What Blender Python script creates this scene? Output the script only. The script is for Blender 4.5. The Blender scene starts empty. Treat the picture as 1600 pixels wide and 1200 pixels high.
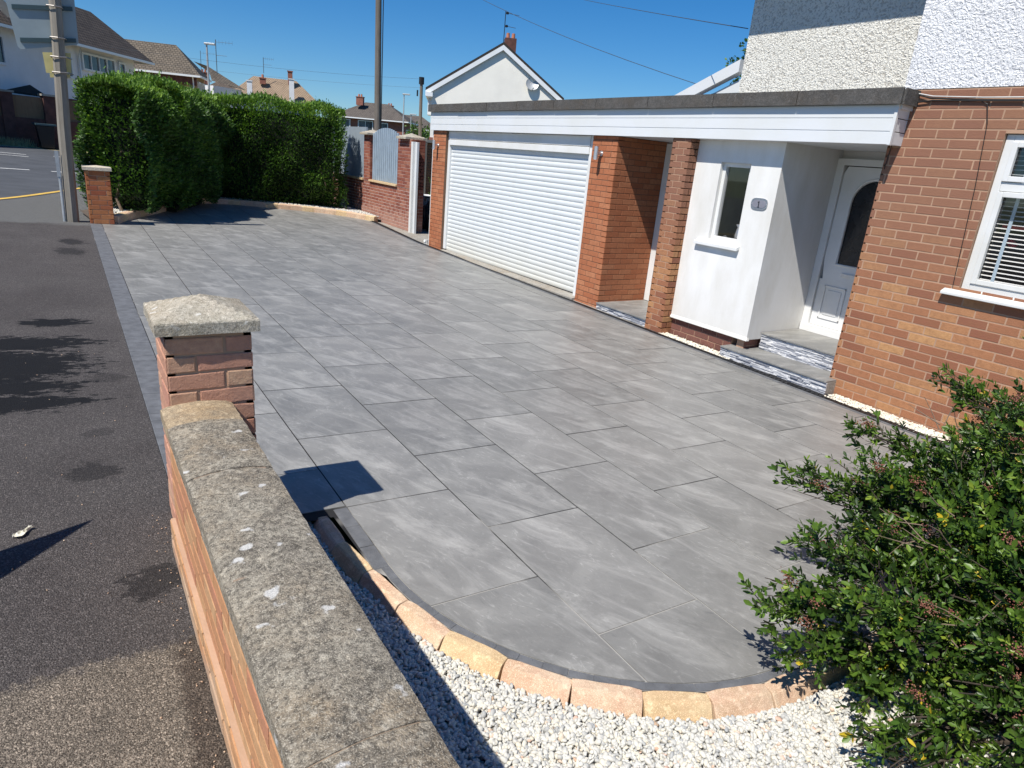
import bpy, math, random
import numpy as np
from mathutils import Vector, Matrix
random.seed(7); RNG = np.random.default_rng(7)
R = math.radians
sc = bpy.context.scene
C = sc.collection
# ------------------------------------------------------------------ camera, world, sun, exposure
cam_d = bpy.data.cameras.new('camera'); cam = bpy.data.objects.new('camera', cam_d); C.objects.link(cam)
cam_d.sensor_width = 36; cam_d.lens = 1036.69 / 1600 * 36; cam_d.clip_end = 3000; cam_d.clip_start = 0.05
_F = Vector((0.53528516, 0.78219093, -0.3188215)); _R = Vector((0.83820444, -0.53851239, 0.08612621)); _U = Vector((0.10432219, 0.31333968, 0.9438936))
mw = Matrix(((_R.x, _U.x, -_F.x, 0), (_R.y, _U.y, -_F.y, 0), (_R.z, _U.z, -_F.z, 1.78557), (0, 0, 0, 1)))
cam.matrix_world = mw
sc.camera = cam
SUN = Vector((-0.64, -0.21, 1.0)).normalized()          # towards the sun
elev = math.asin(SUN.z)
w = bpy.data.worlds.new('World'); sc.world = w; w.use_nodes = True
nt = w.node_tree; bg = nt.nodes['Background']
sky = nt.nodes.new('ShaderNodeTexSky'); sky.sky_type = 'NISHITA'; sky.sun_disc = False
sky.sun_elevation = elev; sky.sun_rotation = math.atan2(SUN.x, SUN.y)
sky.air_density = 1.0; sky.dust_density = 0.0; sky.ozone_density = 3.0; sky.altitude = 0
hs = nt.nodes.new('ShaderNodeMix'); hs.data_type = 'RGBA'; hs.blend_type = 'MULTIPLY'; hs.inputs[0].default_value = 1; hs.inputs[7].default_value = (0.66, 0.86, 1.10, 1)
nt.links.new(sky.outputs[0], hs.inputs[6]); hv = nt.nodes.new('ShaderNodeHueSaturation'); hv.inputs['Saturation'].default_value = 1.2; nt.links.new(hs.outputs[2], hv.inputs['Color']); nt.links.new(hv.outputs[0], bg.inputs[0]); bg.inputs[1].default_value = 0.070
sl = bpy.data.lights.new('sun', 'SUN'); sl.energy = 4.6; sl.angle = R(0.5); sl.color = (1.0, 0.955, 0.88)
so = bpy.data.objects.new('sun', sl); C.objects.link(so); so.rotation_euler = SUN.to_track_quat('Z', 'Y').to_euler()
so.location = SUN * 60
sc.view_settings.view_transform = 'Standard'; sc.view_settings.look = 'None'
sc.view_settings.exposure = 0.42; sc.view_settings.gamma = 1.0
sc.cycles.max_bounces = 6; sc.cycles.diffuse_bounces = 3; sc.cycles.glossy_bounces = 3; sc.cycles.transparent_max_bounces = 8

GX, GY = -0.03742, 0.01471
def gz(x, y): return GX * x + GY * y

# ------------------------------------------------------------------ material helpers
class NT:
    def __init__(s, name):
        s.m = bpy.data.materials.new(name); s.m.use_nodes = True; s.t = s.m.node_tree
        s.b = s.t.nodes['Principled BSDF']; s.out = s.t.nodes['Material Output']
    def n(s, typ, ins=None, **kw):
        nd = s.t.nodes.new('ShaderNode' + typ)
        for k, v in kw.items(): setattr(nd, k, v)
        for k, v in (ins or {}).items():
            if isinstance(v, bpy.types.NodeSocket): s.t.links.new(v, nd.inputs[k])
            else: nd.inputs[k].default_value = v
        return nd
    def obj(s): return s.n('TexCoord').outputs['Object']
    def map(s, v, scale=(1, 1, 1), loc=(0, 0, 0), rot=(0, 0, 0)):
        return s.n('Mapping', {'Vector': v, 'Scale': scale, 'Location': loc, 'Rotation': rot}).outputs[0]
    def noise(s, v, scale, detail=4, rough=0.55, dist=0.0):
        return s.n('TexNoise', {'Vector': v, 'Scale': scale, 'Detail': detail, 'Roughness': rough, 'Distortion': dist}).outputs['Fac']
    def vor(s, v, scale, feature='F1', out='Distance', rand=1.0):
        return s.n('TexVoronoi', {'Vector': v, 'Scale': scale, 'Randomness': rand}, feature=feature).outputs[out]
    def ramp(s, f, stops, interp='LINEAR'):
        nd = s.n('ValToRGB', {'Fac': f}); cr = nd.color_ramp; cr.interpolation = interp
        while len(cr.elements) < len(stops): cr.elements.new(0.5)
        for e, (p, c) in zip(cr.elements, stops):
            e.position = p; e.color = (c, c, c, 1) if isinstance(c, (int, float)) else (*c, 1)
        return nd.outputs[0]
    def mix(s, f, a, b, mode='MIX'):
        nd = s.n('Mix', data_type='RGBA', blend_type=mode); nd.clamp_result = False
        for i, v in ((0, f), (6, a), (7, b)):
            if isinstance(v, bpy.types.NodeSocket): s.t.links.new(v, nd.inputs[i])
            elif i == 0: nd.inputs[0].default_value = v
            else: nd.inputs[i].default_value = (*v, 1) if len(v) == 3 else v
        return nd.outputs[2]
    def math(s, op, a, b=0.0, c=0.0):
        nd = s.n('Math', operation=op)
        for i, v in enumerate((a, b, c)):
            if isinstance(v, bpy.types.NodeSocket): s.t.links.new(v, nd.inputs[i])
            else: nd.inputs[i].default_value = v
        return nd.outputs[0]
    def attr(s, name, out='Fac'): return s.n('Attribute', attribute_name=name).outputs[out]
    def bump(s, h, strength, dist=0.01, normal=None):
        ins = {'Height': h, 'Strength': strength, 'Distance': dist}
        if normal is not None: ins['Normal'] = normal
        return s.n('Bump', ins).outputs[0]
    def set(s, **kw):
        for k, v in kw.items():
            k = {'color': 'Base Color', 'rough': 'Roughness', 'normal': 'Normal', 'metal': 'Metallic', 'spec': 'Specular IOR Level', 'coat': 'Coat Weight', 'sss': 'Subsurface Weight', 'trans': 'Transmission Weight'}[k]
            if isinstance(v, bpy.types.NodeSocket): s.t.links.new(v, s.b.inputs[k])
            elif k == 'Base Color': s.b.inputs[k].default_value = (*v, 1)
            else: s.b.inputs[k].default_value = v
        return s.m

def m_plain(name, col, rough=0.6, vary=0.12, scale=6, metal=0.0, bump=0.0, bscale=80):
    t = NT(name); o = t.obj(); f = t.noise(o, scale, 5)
    lo = tuple(c * (1 - vary) for c in col); hi = tuple(min(1, c * (1 + vary)) for c in col)
    kw = dict(color=t.ramp(f, [(0.3, lo), (0.7, hi)]), rough=rough, metal=metal)
    if bump: kw['normal'] = t.bump(t.noise(o, bscale, 4), bump, 0.01)
    return t.set(**kw)

def m_upvc(name, col=(0.74, 0.745, 0.74), dirt=0.10, rough=0.35):
    t = NT(name); o = t.obj(); f = t.noise(t.map(o, (1, 1, 1)), 1.6, 5, .6)
    g = t.noise(o, 45, 3)
    c = t.ramp(f, [(0.35, tuple(x * (1 - dirt) for x in (col[0], col[1] * .99, col[2] * .95))), (0.6, col)])
    c = t.mix(t.math('MULTIPLY', g, 0.05), c, (0.62, 0.60, 0.54))
    return t.set(color=c, rough=rough)

def m_brick(name, stops, grit=0.5, bump=0.35, high=None, grime=None):
    """one fired colour per brick (point attribute 'rnd'), sandy face, burnt blotches"""
    t = NT(name); o = t.obj(); r = t.attr('rnd')
    c = t.ramp(r, stops)
    f = t.noise(o, 26, 5, .65); c = t.mix(t.ramp(t.noise(o, 1.1, 4), [(.45, 0), (.75, .35)]), c, tuple(x * .7 for x in stops[0][1])); c = t.mix(t.ramp(f, [(.35, 0.0), (.75, .65)]), c, tuple(x * .62 for x in stops[len(stops) // 2][1]), 'MIX')
    sp = t.noise(o, 330, 2, .6); c = t.mix(t.math('MULTIPLY', sp, grit), c, t.mix(sp, (0.05, .03, .025), (.75, .55, .42)), 'SOFT_LIGHT')
    if high is not None:                                   # upper courses are a browner batch of brick
        z = t.n('SeparateXYZ', {'Vector': o}).outputs[2]
        f2 = t.n('MapRange', {'Value': z, 'From Min': high[0], 'From Max': high[1]}).outputs[0]
        c = t.mix(f2, c, t.mix(.82, c, high[2], 'MIX'))
    if grime is not None:                                  # salts and splash marks along the damp course
        z = t.n('SeparateXYZ', {'Vector': o}).outputs[2]
        f3 = t.math('ADD', t.n('MapRange', {'Value': z, 'From Min': grime[0], 'From Max': grime[1], 'To Min': 1., 'To Max': 0.}).outputs[0], t.math('MULTIPLY', t.math('SUBTRACT', t.noise(o, 7, 4), .5), 1.4))
        c = t.mix(t.math('MULTIPLY', t.ramp(f3, [(.45, 0), (.8, 1)]), .6), c, grime[2])
    h = t.math('ADD', t.math('MULTIPLY', sp, .5), t.noise(o, 90, 4, .7))
    return t.set(color=c, rough=.9, normal=t.bump(h, bump, 0.006), spec=.25)

def m_mortar(name, col):
    t = NT(name); o = t.obj(); f = t.noise(o, 60, 4); g = t.noise(o, 5, 4)
    c = t.mix(g, tuple(x * .7 for x in col), tuple(min(1, x * 1.2) for x in col))
    return t.set(color=c, rough=.95, normal=t.bump(f, .6, .004))

def m_pebbledash(name, col, dark):
    t = NT(name); o = t.obj()
    n1 = t.noise(o, 34, 5, .62, 1.2)
    v = t.vor(t.mix(.08, o, t.n('TexNoise', {'Vector': o, 'Scale': 18.}).outputs['Color']), 56, 'SMOOTH_F1')
    h = t.math('ADD', t.math('MULTIPLY', n1, 1.0), t.math('MULTIPLY', v, -.8))
    c = t.mix(t.ramp(h, [(.0, .75), (.14, 0.0)]), col, dark)
    c = t.mix(t.ramp(t.noise(o, 1.6, 4), [(.4, 0), (.7, .35)]), c, tuple(x * .84 for x in col))
    return t.set(color=c, rough=.9, normal=t.bump(h, .75, .022))

def m_render(name, col):
    t = NT(name); o = t.obj(); f = t.noise(t.map(o, (1, 1, .35)), 2.4, 6, .6); g = t.noise(o, 22, 5, .6)
    c = t.ramp(f, [(.34, tuple(x * .84 for x in (col[0], col[1] * .98, col[2] * .93))), (.62, col)])
    z = t.n('SeparateXYZ', {'Vector': o}).outputs[2]
    lo = t.math('ADD', t.n('MapRange', {'Value': z, 'From Min': .1, 'From Max': .75, 'To Min': .75, 'To Max': 0.}).outputs[0], t.math('SUBTRACT', f, .5))
    c = t.mix(t.math('MULTIPLY', t.ramp(lo, [(.3, 0), (1, 1)]), .5), c, (.60, .56, .46))
    return t.set(color=c, rough=.8, normal=t.bump(t.math('ADD', g, t.math('MULTIPLY', f, 2)), .10, .012))

def m_stone(name, base, blot, lich=None, lscale=11, bump=.6, dark=.5):
    """weathered cast stone: fine pitting, dark algae mottling, pale lichen spots"""
    t = NT(name); o = t.obj()
    a = t.noise(o, 9, 8, .72); b = t.noise(o, 70, 5, .75); d = t.noise(o, 260, 3, .7)
    big = t.noise(o, 2.6, 5, .6); base2 = t.mix(t.ramp(big, [(.42, 0), (.62, 1)]), base, tuple(x * y for x, y in zip(base, (.80, .70, .60)))); c = t.mix(t.ramp(a, [(.36, 1.0), (.60, 0.0)]), base2, blot)
    sw = t.noise(o, 34, 4, .6); c = t.mix(t.ramp(sw, [(.54, 0), (.66, .6)]), c, tuple(min(1, x * 1.35) for x in base))
    c = t.mix(t.ramp(b, [(.40, dark), (.56, 0.0)]), c, tuple(x * .30 for x in blot))
    c = t.mix(t.math('MULTIPLY', t.ramp(d, [(.52, 0), (.66, 1)]), .65), c, tuple(min(1, x * 1.7) for x in base))
    if lich:
        wv = t.mix(.10, o, t.n('TexNoise', {'Vector': o, 'Scale': 14., 'Detail': 4.}).outputs['Color'])
        v = t.vor(wv, lscale); gate = t.noise(o, 6, 3)
        f = t.math('MULTIPLY', t.ramp(v, [(.14, 1.0), (.20, 0.0)]), t.ramp(gate, [(.47, 0), (.52, 1)]))
        c = t.mix(t.math('MULTIPLY', f, .8), c, lich)
    h = t.math('ADD', t.math('MULTIPLY', b, 1.2), t.math('ADD', t.math('MULTIPLY', d, .6), t.math('MULTIPLY', a, 1.0)))
    return t.set(color=c, rough=.95, normal=t.bump(h, bump, .012), spec=.2)

def ell(t, o, cx, cy, rx, ry, rot=0.0, wob=.5, soft=.12, ns=7):
    """mask of one ragged-edged elliptical stain lying at cx, cy"""
    v = t.map(o, (1, 1, 0), (-cx, -cy, 0)); v = t.map(v, (1, 1, 0), rot=(0, 0, -rot)); v = t.map(v, (1 / rx, 1 / ry, 0))
    L = t.n('VectorMath', {0: v}, operation='LENGTH').outputs['Value']
    L = t.math('ADD', L, t.math('MULTIPLY', t.math('SUBTRACT', t.noise(o, ns, 6, .7), .5), wob * 2.6))
    return t.ramp(L, [(1 - soft, 1.0), (1.0, 0.0)])

def m_tarmac():
    t = NT('pavement_tarmac'); o = t.obj()
    f = t.noise(o, 320, 2, .6); g = t.vor(o, 170); big = t.noise(o, 1.1, 6, .6); med = t.noise(o, 9, 5, .7)
    c = t.mix(t.ramp(big, [(.35, 0), (.7, 1)]), (.078, .068, .064), (.112, .100, .094))
    c = t.mix(t.ramp(med, [(.4, 0), (.8, .45)]), c, (.095, .087, .082))
    chip = t.n('SeparateColor', {'Color': t.vor(o, 210, out='Color')}).outputs[0]; c = t.mix(1.0, c, t.ramp(chip, [(0, .55), (.55, .92), (.85, 1.3), (1, 2.2)]), 'MULTIPLY')
    c = t.mix(t.ramp(t.vor(o, 9), [(.018, .75), (.03, 0)]), c, (.42, .40, .36))
    sy = t.n('SeparateXYZ', {'Vector': o}).outputs[1]; sx = t.n('SeparateXYZ', {'Vector': o}).outputs[0]
    # older, browner surface this side of the patch joint
    e = t.math('ADD', sy, t.math('MULTIPLY', t.math('SUBTRACT', t.noise(o, 26, 5, .75), .5), .22)); e = t.math('ADD', e, t.math('MULTIPLY', sx, -.05))
    old = t.ramp(t.n('MapRange', {'Value': e, 'From Min': 2.22, 'From Max': 2.27, 'To Min': 1., 'To Max': 0.}).outputs[0], [(0, 0), (1, 1)])
    brown = t.mix(t.ramp(med, [(.3, 0), (.7, 1)]), (.17, .145, .115), (.25, .21, .165))
    brown = t.mix(t.math('MULTIPLY', ell(t, o, .22, 1.6, .10, 1.0, 0, .55, .4, 22), .75), brown, (.075, .055, .042))
    brown = t.mix(1.0, brown, t.ramp(chip, [(0, .40), (.5, .85), (.85, 1.35), (1, 2.2)]), 'MULTIPLY')
    c = t.mix(old, c, brown)
    # lighter grey surface past the telegraph pole
    fe = t.math('ADD', sy, t.math('MULTIPLY', t.math('SUBTRACT', t.noise(o, 3, 4), .5), .5))
    far = t.n('MapRange', {'Value': fe, 'From Min': 12.9, 'From Max': 13.1}).outputs[0]
    c = t.mix(far, c, t.mix(med, (.125, .125, .12), (.17, .168, .16)))
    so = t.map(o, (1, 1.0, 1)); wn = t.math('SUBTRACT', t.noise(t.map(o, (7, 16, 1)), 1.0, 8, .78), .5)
    def blotch(cx, cy, rx, ry, wob=3.0, k=.97):
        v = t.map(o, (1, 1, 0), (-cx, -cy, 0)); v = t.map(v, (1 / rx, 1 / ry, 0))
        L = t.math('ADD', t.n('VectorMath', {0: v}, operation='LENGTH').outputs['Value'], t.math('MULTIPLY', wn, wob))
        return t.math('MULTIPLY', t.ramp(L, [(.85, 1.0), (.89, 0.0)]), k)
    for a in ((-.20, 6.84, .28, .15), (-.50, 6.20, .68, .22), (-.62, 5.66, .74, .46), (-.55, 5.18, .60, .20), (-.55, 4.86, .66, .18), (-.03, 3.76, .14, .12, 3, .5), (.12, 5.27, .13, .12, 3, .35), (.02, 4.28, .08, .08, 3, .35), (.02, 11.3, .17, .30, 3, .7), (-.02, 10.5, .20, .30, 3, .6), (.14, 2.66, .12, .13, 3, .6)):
        c = t.mix(blotch(*a), c, (.004, .004, .005))  # near-black ragged-edged patches mixed into the tarmac colour
    h = t.math('ADD', t.math('MULTIPLY', g, -1.0), f)
    return t.set(color=c, rough=.85, normal=t.bump(h, 1.0, .007), spec=.3)

def m_tile():
    t = NT('porcelain_tile'); v = t.attr('tuv', 'Vector')
    v1 = t.map(v, (1, 1, 1), rot=(0, 0, R(-24)))
    st = t.noise(t.map(v1, (5.2, 1.7, 1)), 1.1, 8, .68, 1.3)
    st2 = t.noise(t.map(v1, (11, 3.8, 1)), 1.7, 9, .80, 2.4)
    cl = t.noise(v, 3.2, 6, .62, .6); fine = t.noise(v, 130, 3, .6)
    c = t.mix(t.ramp(cl, [(.34, 0), (.66, 1)]), (.135, .133, .125), (.222, .219, .206))
    c = t.mix(t.ramp(st, [(.48, 0), (.68, .75)]), c, (.38, .372, .35))
    c = t.mix(t.math('MULTIPLY', t.ramp(st2, [(.55, 0), (.64, .55)]), t.ramp(cl, [(.35, .2), (.6, 1)])), c, (.56, .55, .52))
    c = t.mix(t.ramp(st2, [(.36, .6), (.43, 0)]), c, (.085, .088, .088))
    c = t.mix(t.math('MULTIPLY', fine, .20), c, (.42, .41, .39))
    r = t.attr('rnd'); c = t.mix(.20, c, t.ramp(r, [(0, (.08, .085, .085)), (1, (.34, .33, .31))]))
    o = t.obj(); c = t.mix(t.ramp(t.noise(o, .55, 5, .6), [(.5, 0), (.75, .25)]), c, (.28, .265, .24))   # drying marks and dust across the bay
    rg = t.math('ADD', .36, t.math('MULTIPLY', cl, .22))
    return t.set(color=c, rough=rg, normal=t.bump(t.math('ADD', st, t.math('MULTIPLY', fine, .3)), .22, .004), spec=.5)

def m_joint():
    t = NT('joint'); o = t.obj(); f = t.noise(o, 1.1, 4)
    y = t.n('SeparateXYZ', {'Vector': o}).outputs[1]
    near = t.n('MapRange', {'Value': y, 'From Min': 3.2, 'From Max': 1.6}).outputs[0]
    g = t.math('ADD', f, t.math('MULTIPLY', near, .22))
    return t.set(color=t.ramp(g, [(.60, (.012, .012, .013)), (.68, (.32, .31, .29))]), rough=.95)

def m_wood_pole(name, a, b):
    t = NT(name); o = t.obj(); f = t.noise(t.map(o, (34, 34, 1.4)), 1.0, 7, .65); g = t.noise(o, 2, 3)
    c = t.mix(t.ramp(f, [(.3, 0), (.7, 1)]), a, b); c = t.mix(t.ramp(g, [(.4, 0), (.8, .5)]), c, tuple(x * .6 for x in a))
    return t.set(color=c, rough=.9, normal=t.bump(f, .5, .01))

def m_leaf(name, stops, rough=.35, spec=.5, trans=.25):
    t = NT(name); r = t.attr('rnd'); c = t.ramp(r, stops)
    t.set(color=c, rough=rough, spec=spec)
    tr = t.n('BsdfTranslucent', {'Color': t.mix(1.0, c, (1.6, 1.7, .55), 'MULTIPLY')})
    mx = t.n('MixShader', {0: trans, 1: t.b.outputs[0], 2: tr.outputs[0]})
    t.t.links.new(mx.outputs[0], t.out.inputs[0]); return t.m

def m_rooftile(name, a, b, row=.30, col=.33):
    t = NT(name); u = t.attr('ruv', 'Vector')
    br = t.n('TexBrick', {'Vector': u, 'Color1': (0, 0, 0, 1), 'Color2': (1, 1, 1, 1), 'Mortar': (0, 0, 0, 1), 'Scale': 1.0, 'Mortar Size': .02, 'Brick Width': col, 'Row Height': row, 'Bias': 0.0}, offset=.5)
    rowf = t.math('FRACT', t.math('DIVIDE', t.n('SeparateXYZ', {'Vector': u}).outputs[1], row))
    c = t.mix(br.outputs['Color'], a, b); f = t.noise(t.obj(), 1.4, 6, .7)
    c = t.mix(t.ramp(f, [(.35, 0), (.7, .6)]), c, tuple(min(1, x * 1.45) for x in b))
    c = t.mix(t.math('MULTIPLY', br.outputs['Fac'], .8), c, tuple(x * .25 for x in a))
    c = t.mix(t.ramp(rowf, [(.0, .85), (.14, 0)]), c, tuple(x * .3 for x in a))
    return t.set(color=c, rough=.92, normal=t.bump(t.math('MULTIPLY', rowf, -1), .8, .05))

def m_glass(name, tint=(.02, .025, .03), alpha=.25):
    t = NT(name)
    gl = t.n('BsdfGlossy', {'Color': (1, 1, 1, 1), 'Roughness': .02}); tp = t.n('BsdfTransparent', {'Color': (*[1 - .5 * alpha] * 3, 1)})
    mx = t.n('MixShader', {0: .09, 1: tp.outputs[0], 2: gl.outputs[0]})
    t.t.links.new(mx.outputs[0], t.out.inputs[0]); return t.m

def m_farglass():
    t = NT('window_glass_far'); f = t.noise(t.map(t.obj(), (1, 1, .3)), 2.2, 3)
    return t.set(color=t.ramp(f, [(.4, (.05, .065, .075)), (.6, (.16, .19, .20))]), rough=.08)

# ------------------------------------------------------------------ mesh helpers
class MB:
    def __init__(s): s.v = []; s.f = []; s.mi = []; s.at = {}
    def add(s, vs, fs, mi=0, **attrs):
        b = len(s.v); s.v += [tuple(q) for q in vs]; s.f += [[i + b for i in f] for f in fs]; s.mi += [mi] * len(fs)
        for k, val in attrs.items():
            L = s.at.setdefault(k, []); zero = 0.0 if not isinstance(val, (list, tuple)) and not isinstance(val, Vector) else (0., 0., 0.)
            while len(L) < b: L.append(zero)
            if isinstance(val, list): L += val
            else: L += [val] * len(vs)
        return s
    def box(s, x0, y0, z0, x1, y1, z1, mi=0, **a):
        vs = [(x, y, z) for z in (z0, z1) for y in (y0, y1) for x in (x0, x1)]
        return s.add(vs, [(0, 2, 3, 1), (4, 5, 7, 6), (0, 1, 5, 4), (2, 6, 7, 3), (0, 4, 6, 2), (1, 3, 7, 5)], mi, **a)
    def obox(s, c, ux, uy, uz, mi=0, **a):
        """box: centre c and three half-extent vectors"""
        c, ux, uy, uz = map(Vector, (c, ux, uy, uz))
        vs = [c + ux * i + uy * j + uz * k for k in (-1, 1) for j in (-1, 1) for i in (-1, 1)]
        return s.add(vs, [(0, 2, 3, 1), (4, 5, 7, 6), (0, 1, 5, 4), (2, 6, 7, 3), (0, 4, 6, 2), (1, 3, 7, 5)], mi, **a)
    def tube(s, pts, r, n=8, mi=0, cap=True, **a):
        pts = [Vector(q) for q in pts]; rs = r if isinstance(r, (list, tuple)) else [r] * len(pts); vs = []; fs = []
        for i, q in enumerate(pts):
            d = (pts[min(i + 1, len(pts) - 1)] - pts[max(i - 1, 0)]).normalized()
            u = d.cross(Vector((0, 0, 1)) if abs(d.z) < .95 else Vector((1, 0, 0))).normalized(); w_ = d.cross(u)
            for k in range(n):
                t_ = 2 * math.pi * k / n; vs.append(q + (u * math.cos(t_) + w_ * math.sin(t_)) * rs[i])
        for i in range(len(pts) - 1):
            for k in range(n): fs.append((i * n + k, i * n + (k + 1) % n, (i + 1) * n + (k + 1) % n, (i + 1) * n + k))
        if cap: fs += [tuple(range(n)), tuple(range((len(pts) - 1) * n, len(pts) * n))[::-1]]
        return s.add(vs, fs, mi, **a)
    def prism(s, poly, d, mi=0, **a):
        """extrude a 3-D polygon by vector d"""
        n = len(poly); P = [Vector(q) for q in poly]; d = Vector(d)
        return s.add(P + [q + d for q in P], [tuple(range(n))[::-1], tuple(range(n, 2 * n))] + [(i, (i + 1) % n, (i + 1) % n + n, i + n) for i in range(n)], mi, **a)

def link(name, me, mats, parent=None):
    for m in (mats if isinstance(mats, (list, tuple)) else [mats]): me.materials.append(m)
    o = bpy.data.objects.new(name, me); C.objects.link(o)
    if parent is not None: o.parent = parent
    return o
def root_of(o):
    while o.parent is not None: o = o.parent
    return o
def build(name, mb, mats, parent=None, smooth=False, bevel=0.0, origin=None):
    """one mesh object; vertices are given in world space and stored relative to the thing's base"""
    L = Vector((0, 0, 0))
    if parent is not None: L = root_of(parent).location.copy()
    elif origin is not None: L = Vector(origin)
    me = bpy.data.meshes.new(name); me.from_pydata([(q[0] - L.x, q[1] - L.y, q[2] - L.z) for q in mb.v], [], mb.f)
    me.polygons.foreach_set('material_index', mb.mi)
    for k, vals in mb.at.items():
        vec = any(not isinstance(x, float) for x in vals[:1] + vals[-1:])
        while len(vals) < len(mb.v): vals.append((0., 0., 0.) if vec else 0.)
        at = me.attributes.new(k, 'FLOAT_VECTOR' if vec else 'FLOAT', 'POINT')
        at.data.foreach_set('vector' if vec else 'value', np.array(vals, dtype=np.float32).ravel())
    me.update()
    if smooth: me.polygons.foreach_set('use_smooth', [True] * len(me.polygons))
    o = link(name, me, mats, parent)
    if parent is None and origin is not None: o.location = L
    if bevel:
        b = o.modifiers.new('bevel', 'BEVEL'); b.width = bevel; b.segments = 2; b.limit_method = 'ANGLE'; b.harden_normals = False
    return o
def bulk(name, V, F, mats, parent=None, attrs=None, smooth=False, origin=None, mi=None):
    """numpy: V (n,3), F (m,k) one face size"""
    L = np.array(root_of(parent).location if parent is not None else (origin or (0, 0, 0)))
    me = bpy.data.meshes.new(name); k = F.shape[1]
    me.vertices.add(len(V)); me.vertices.foreach_set('co', (V - L).astype(np.float32).ravel())
    me.loops.add(F.size); me.loops.foreach_set('vertex_index', F.astype(np.int32).ravel())
    me.polygons.add(len(F)); me.polygons.foreach_set('loop_start', np.arange(0, F.size, k, dtype=np.int32)); me.polygons.foreach_set('loop_total', np.full(len(F), k, dtype=np.int32))
    if mi is not None: me.polygons.foreach_set('material_index', mi.astype(np.int32))
    me.update(calc_edges=True)
    for nme, a in (attrs or {}).items():
        at = me.attributes.new(nme, 'FLOAT', 'POINT'); at.data.foreach_set('value', a.astype(np.float32))
    if smooth: me.polygons.foreach_set('use_smooth', [True] * len(F))
    o = link(name, me, mats, parent)
    if parent is None and origin is not None: o.location = origin
    return o
def thing(name, label, cat, loc, group=None):
    o = bpy.data.objects.new(name, None); C.objects.link(o); o.location = loc; o.empty_display_size = .3
    return tag(o, label, cat, group)
def tag(o, label, cat, group=None):
    o['label'] = label; o['category'] = cat
    if group: o['group'] = group
    return o
def struct(o): o['kind'] = 'structure'; return o
def stuff(o): o['kind'] = 'stuff'; return o

def bricks(mb, axis, plane, a0, a1, z0, z1, out, holes=(), thick=.10, phase=0.0, bl=.225, bh=.075, mo=.010, proud=.005, zoff=0.0, ztop=None, tumble=0.0, zbase=None):
    """brick skin on a vertical plane. axis 'y': plane X=const running along Y; 'x': plane Y=const along X. out = -1/+1 facing"""
    def P(u, d, z): return (plane + out * d, u, z) if axis == 'y' else (u, plane + out * d, z)
    us = sorted({a0, a1, *[h[0] for h in holes], *[h[1] for h in holes]}); us = [u for u in us if a0 <= u <= a1]
    zs = sorted({z0, z1, *[h[2] for h in holes], *[h[3] for h in holes]}); zs = [q for q in zs if z0 <= q <= z1]
    for i in range(len(us) - 1):
        for j in range(len(zs) - 1):
            uc = (us[i] + us[i + 1]) / 2; zc = (zs[j] + zs[j + 1]) / 2
            if any(h[0] < uc < h[1] and h[2] < zc < h[3] for h in holes): continue
            a = P(us[i], 0, zs[j]); b = P(us[i + 1], -thick, zs[j + 1])
            mb.box(min(a[0], b[0]), min(a[1], b[1]), a[2], max(a[0], b[0]), max(a[1], b[1]), b[2], 1)
    r0 = math.floor((z0 - zoff) / bh); r1 = math.ceil((z1 - zoff) / bh)
    for r in range(r0, r1):
        za = max(zoff + r * bh, z0) + mo * .5; zb = min(zoff + (r + 1) * bh, z1) - mo * .5
        if zb - za < .012: continue
        u = a0 - 2 * bl + (phase + (r % 2) * .5) * bl
        while u < a1:
            ua = max(u, a0 - (0.0 if u < a0 else 0)); ub = min(u + bl, a1); u += bl
            ea = mo * .5 if ua > a0 + 1e-6 else 0.0; eb = mo * .5 if ub < a1 - 1e-6 else 0.0
            ua += ea; ub -= eb
            if ub - ua < .015: continue
            zc = (za + zb) / 2; segs = [(ua, ub)]
            for h in holes:
                if h[2] < zc < h[3]:
                    ns = []
                    for (p, q) in segs:
                        if h[1] <= p or h[0] >= q: ns.append((p, q)); continue
                        if p < h[0]: ns.append((p, h[0]))
                        if q > h[1]: ns.append((h[1], q))
                    segs = ns
            for (p, q) in segs:
                if q - p < .015: continue
                pr = proud * random.uniform(.7, 1.25); j = lambda k=.0012 + tumble: random.uniform(-k, k); ch = .003 + tumble * .6
                o4 = [(p + j(), za + j()), (q + j(), za + j()), (q + j(), zb + j()), (p + j(), zb + j())]
                i4 = [(o4[0][0] + ch, o4[0][1] + ch), (o4[1][0] - ch, o4[1][1] + ch), (o4[2][0] - ch, o4[2][1] - ch), (o4[3][0] + ch, o4[3][1] - ch)]
                vs = [P(a, -.002, b) for a, b in o4] + [P(a, pr * .65, b) for a, b in o4] + [P(a, pr + j(tumble * .5), b) for a, b in i4]
                fs = [(8, 9, 10, 11)] + [(k, (k + 1) % 4, 4 + (k + 1) % 4, 4 + k) for k in range(4)] + [(4 + k, 4 + (k + 1) % 4, 8 + (k + 1) % 4, 8 + k) for k in range(4)]
                if (axis == 'y') == (out > 0): pass
                else: fs = [f[::-1] for f in fs]
                mb.add(vs, fs, 0, rnd=float(random.random()))

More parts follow.
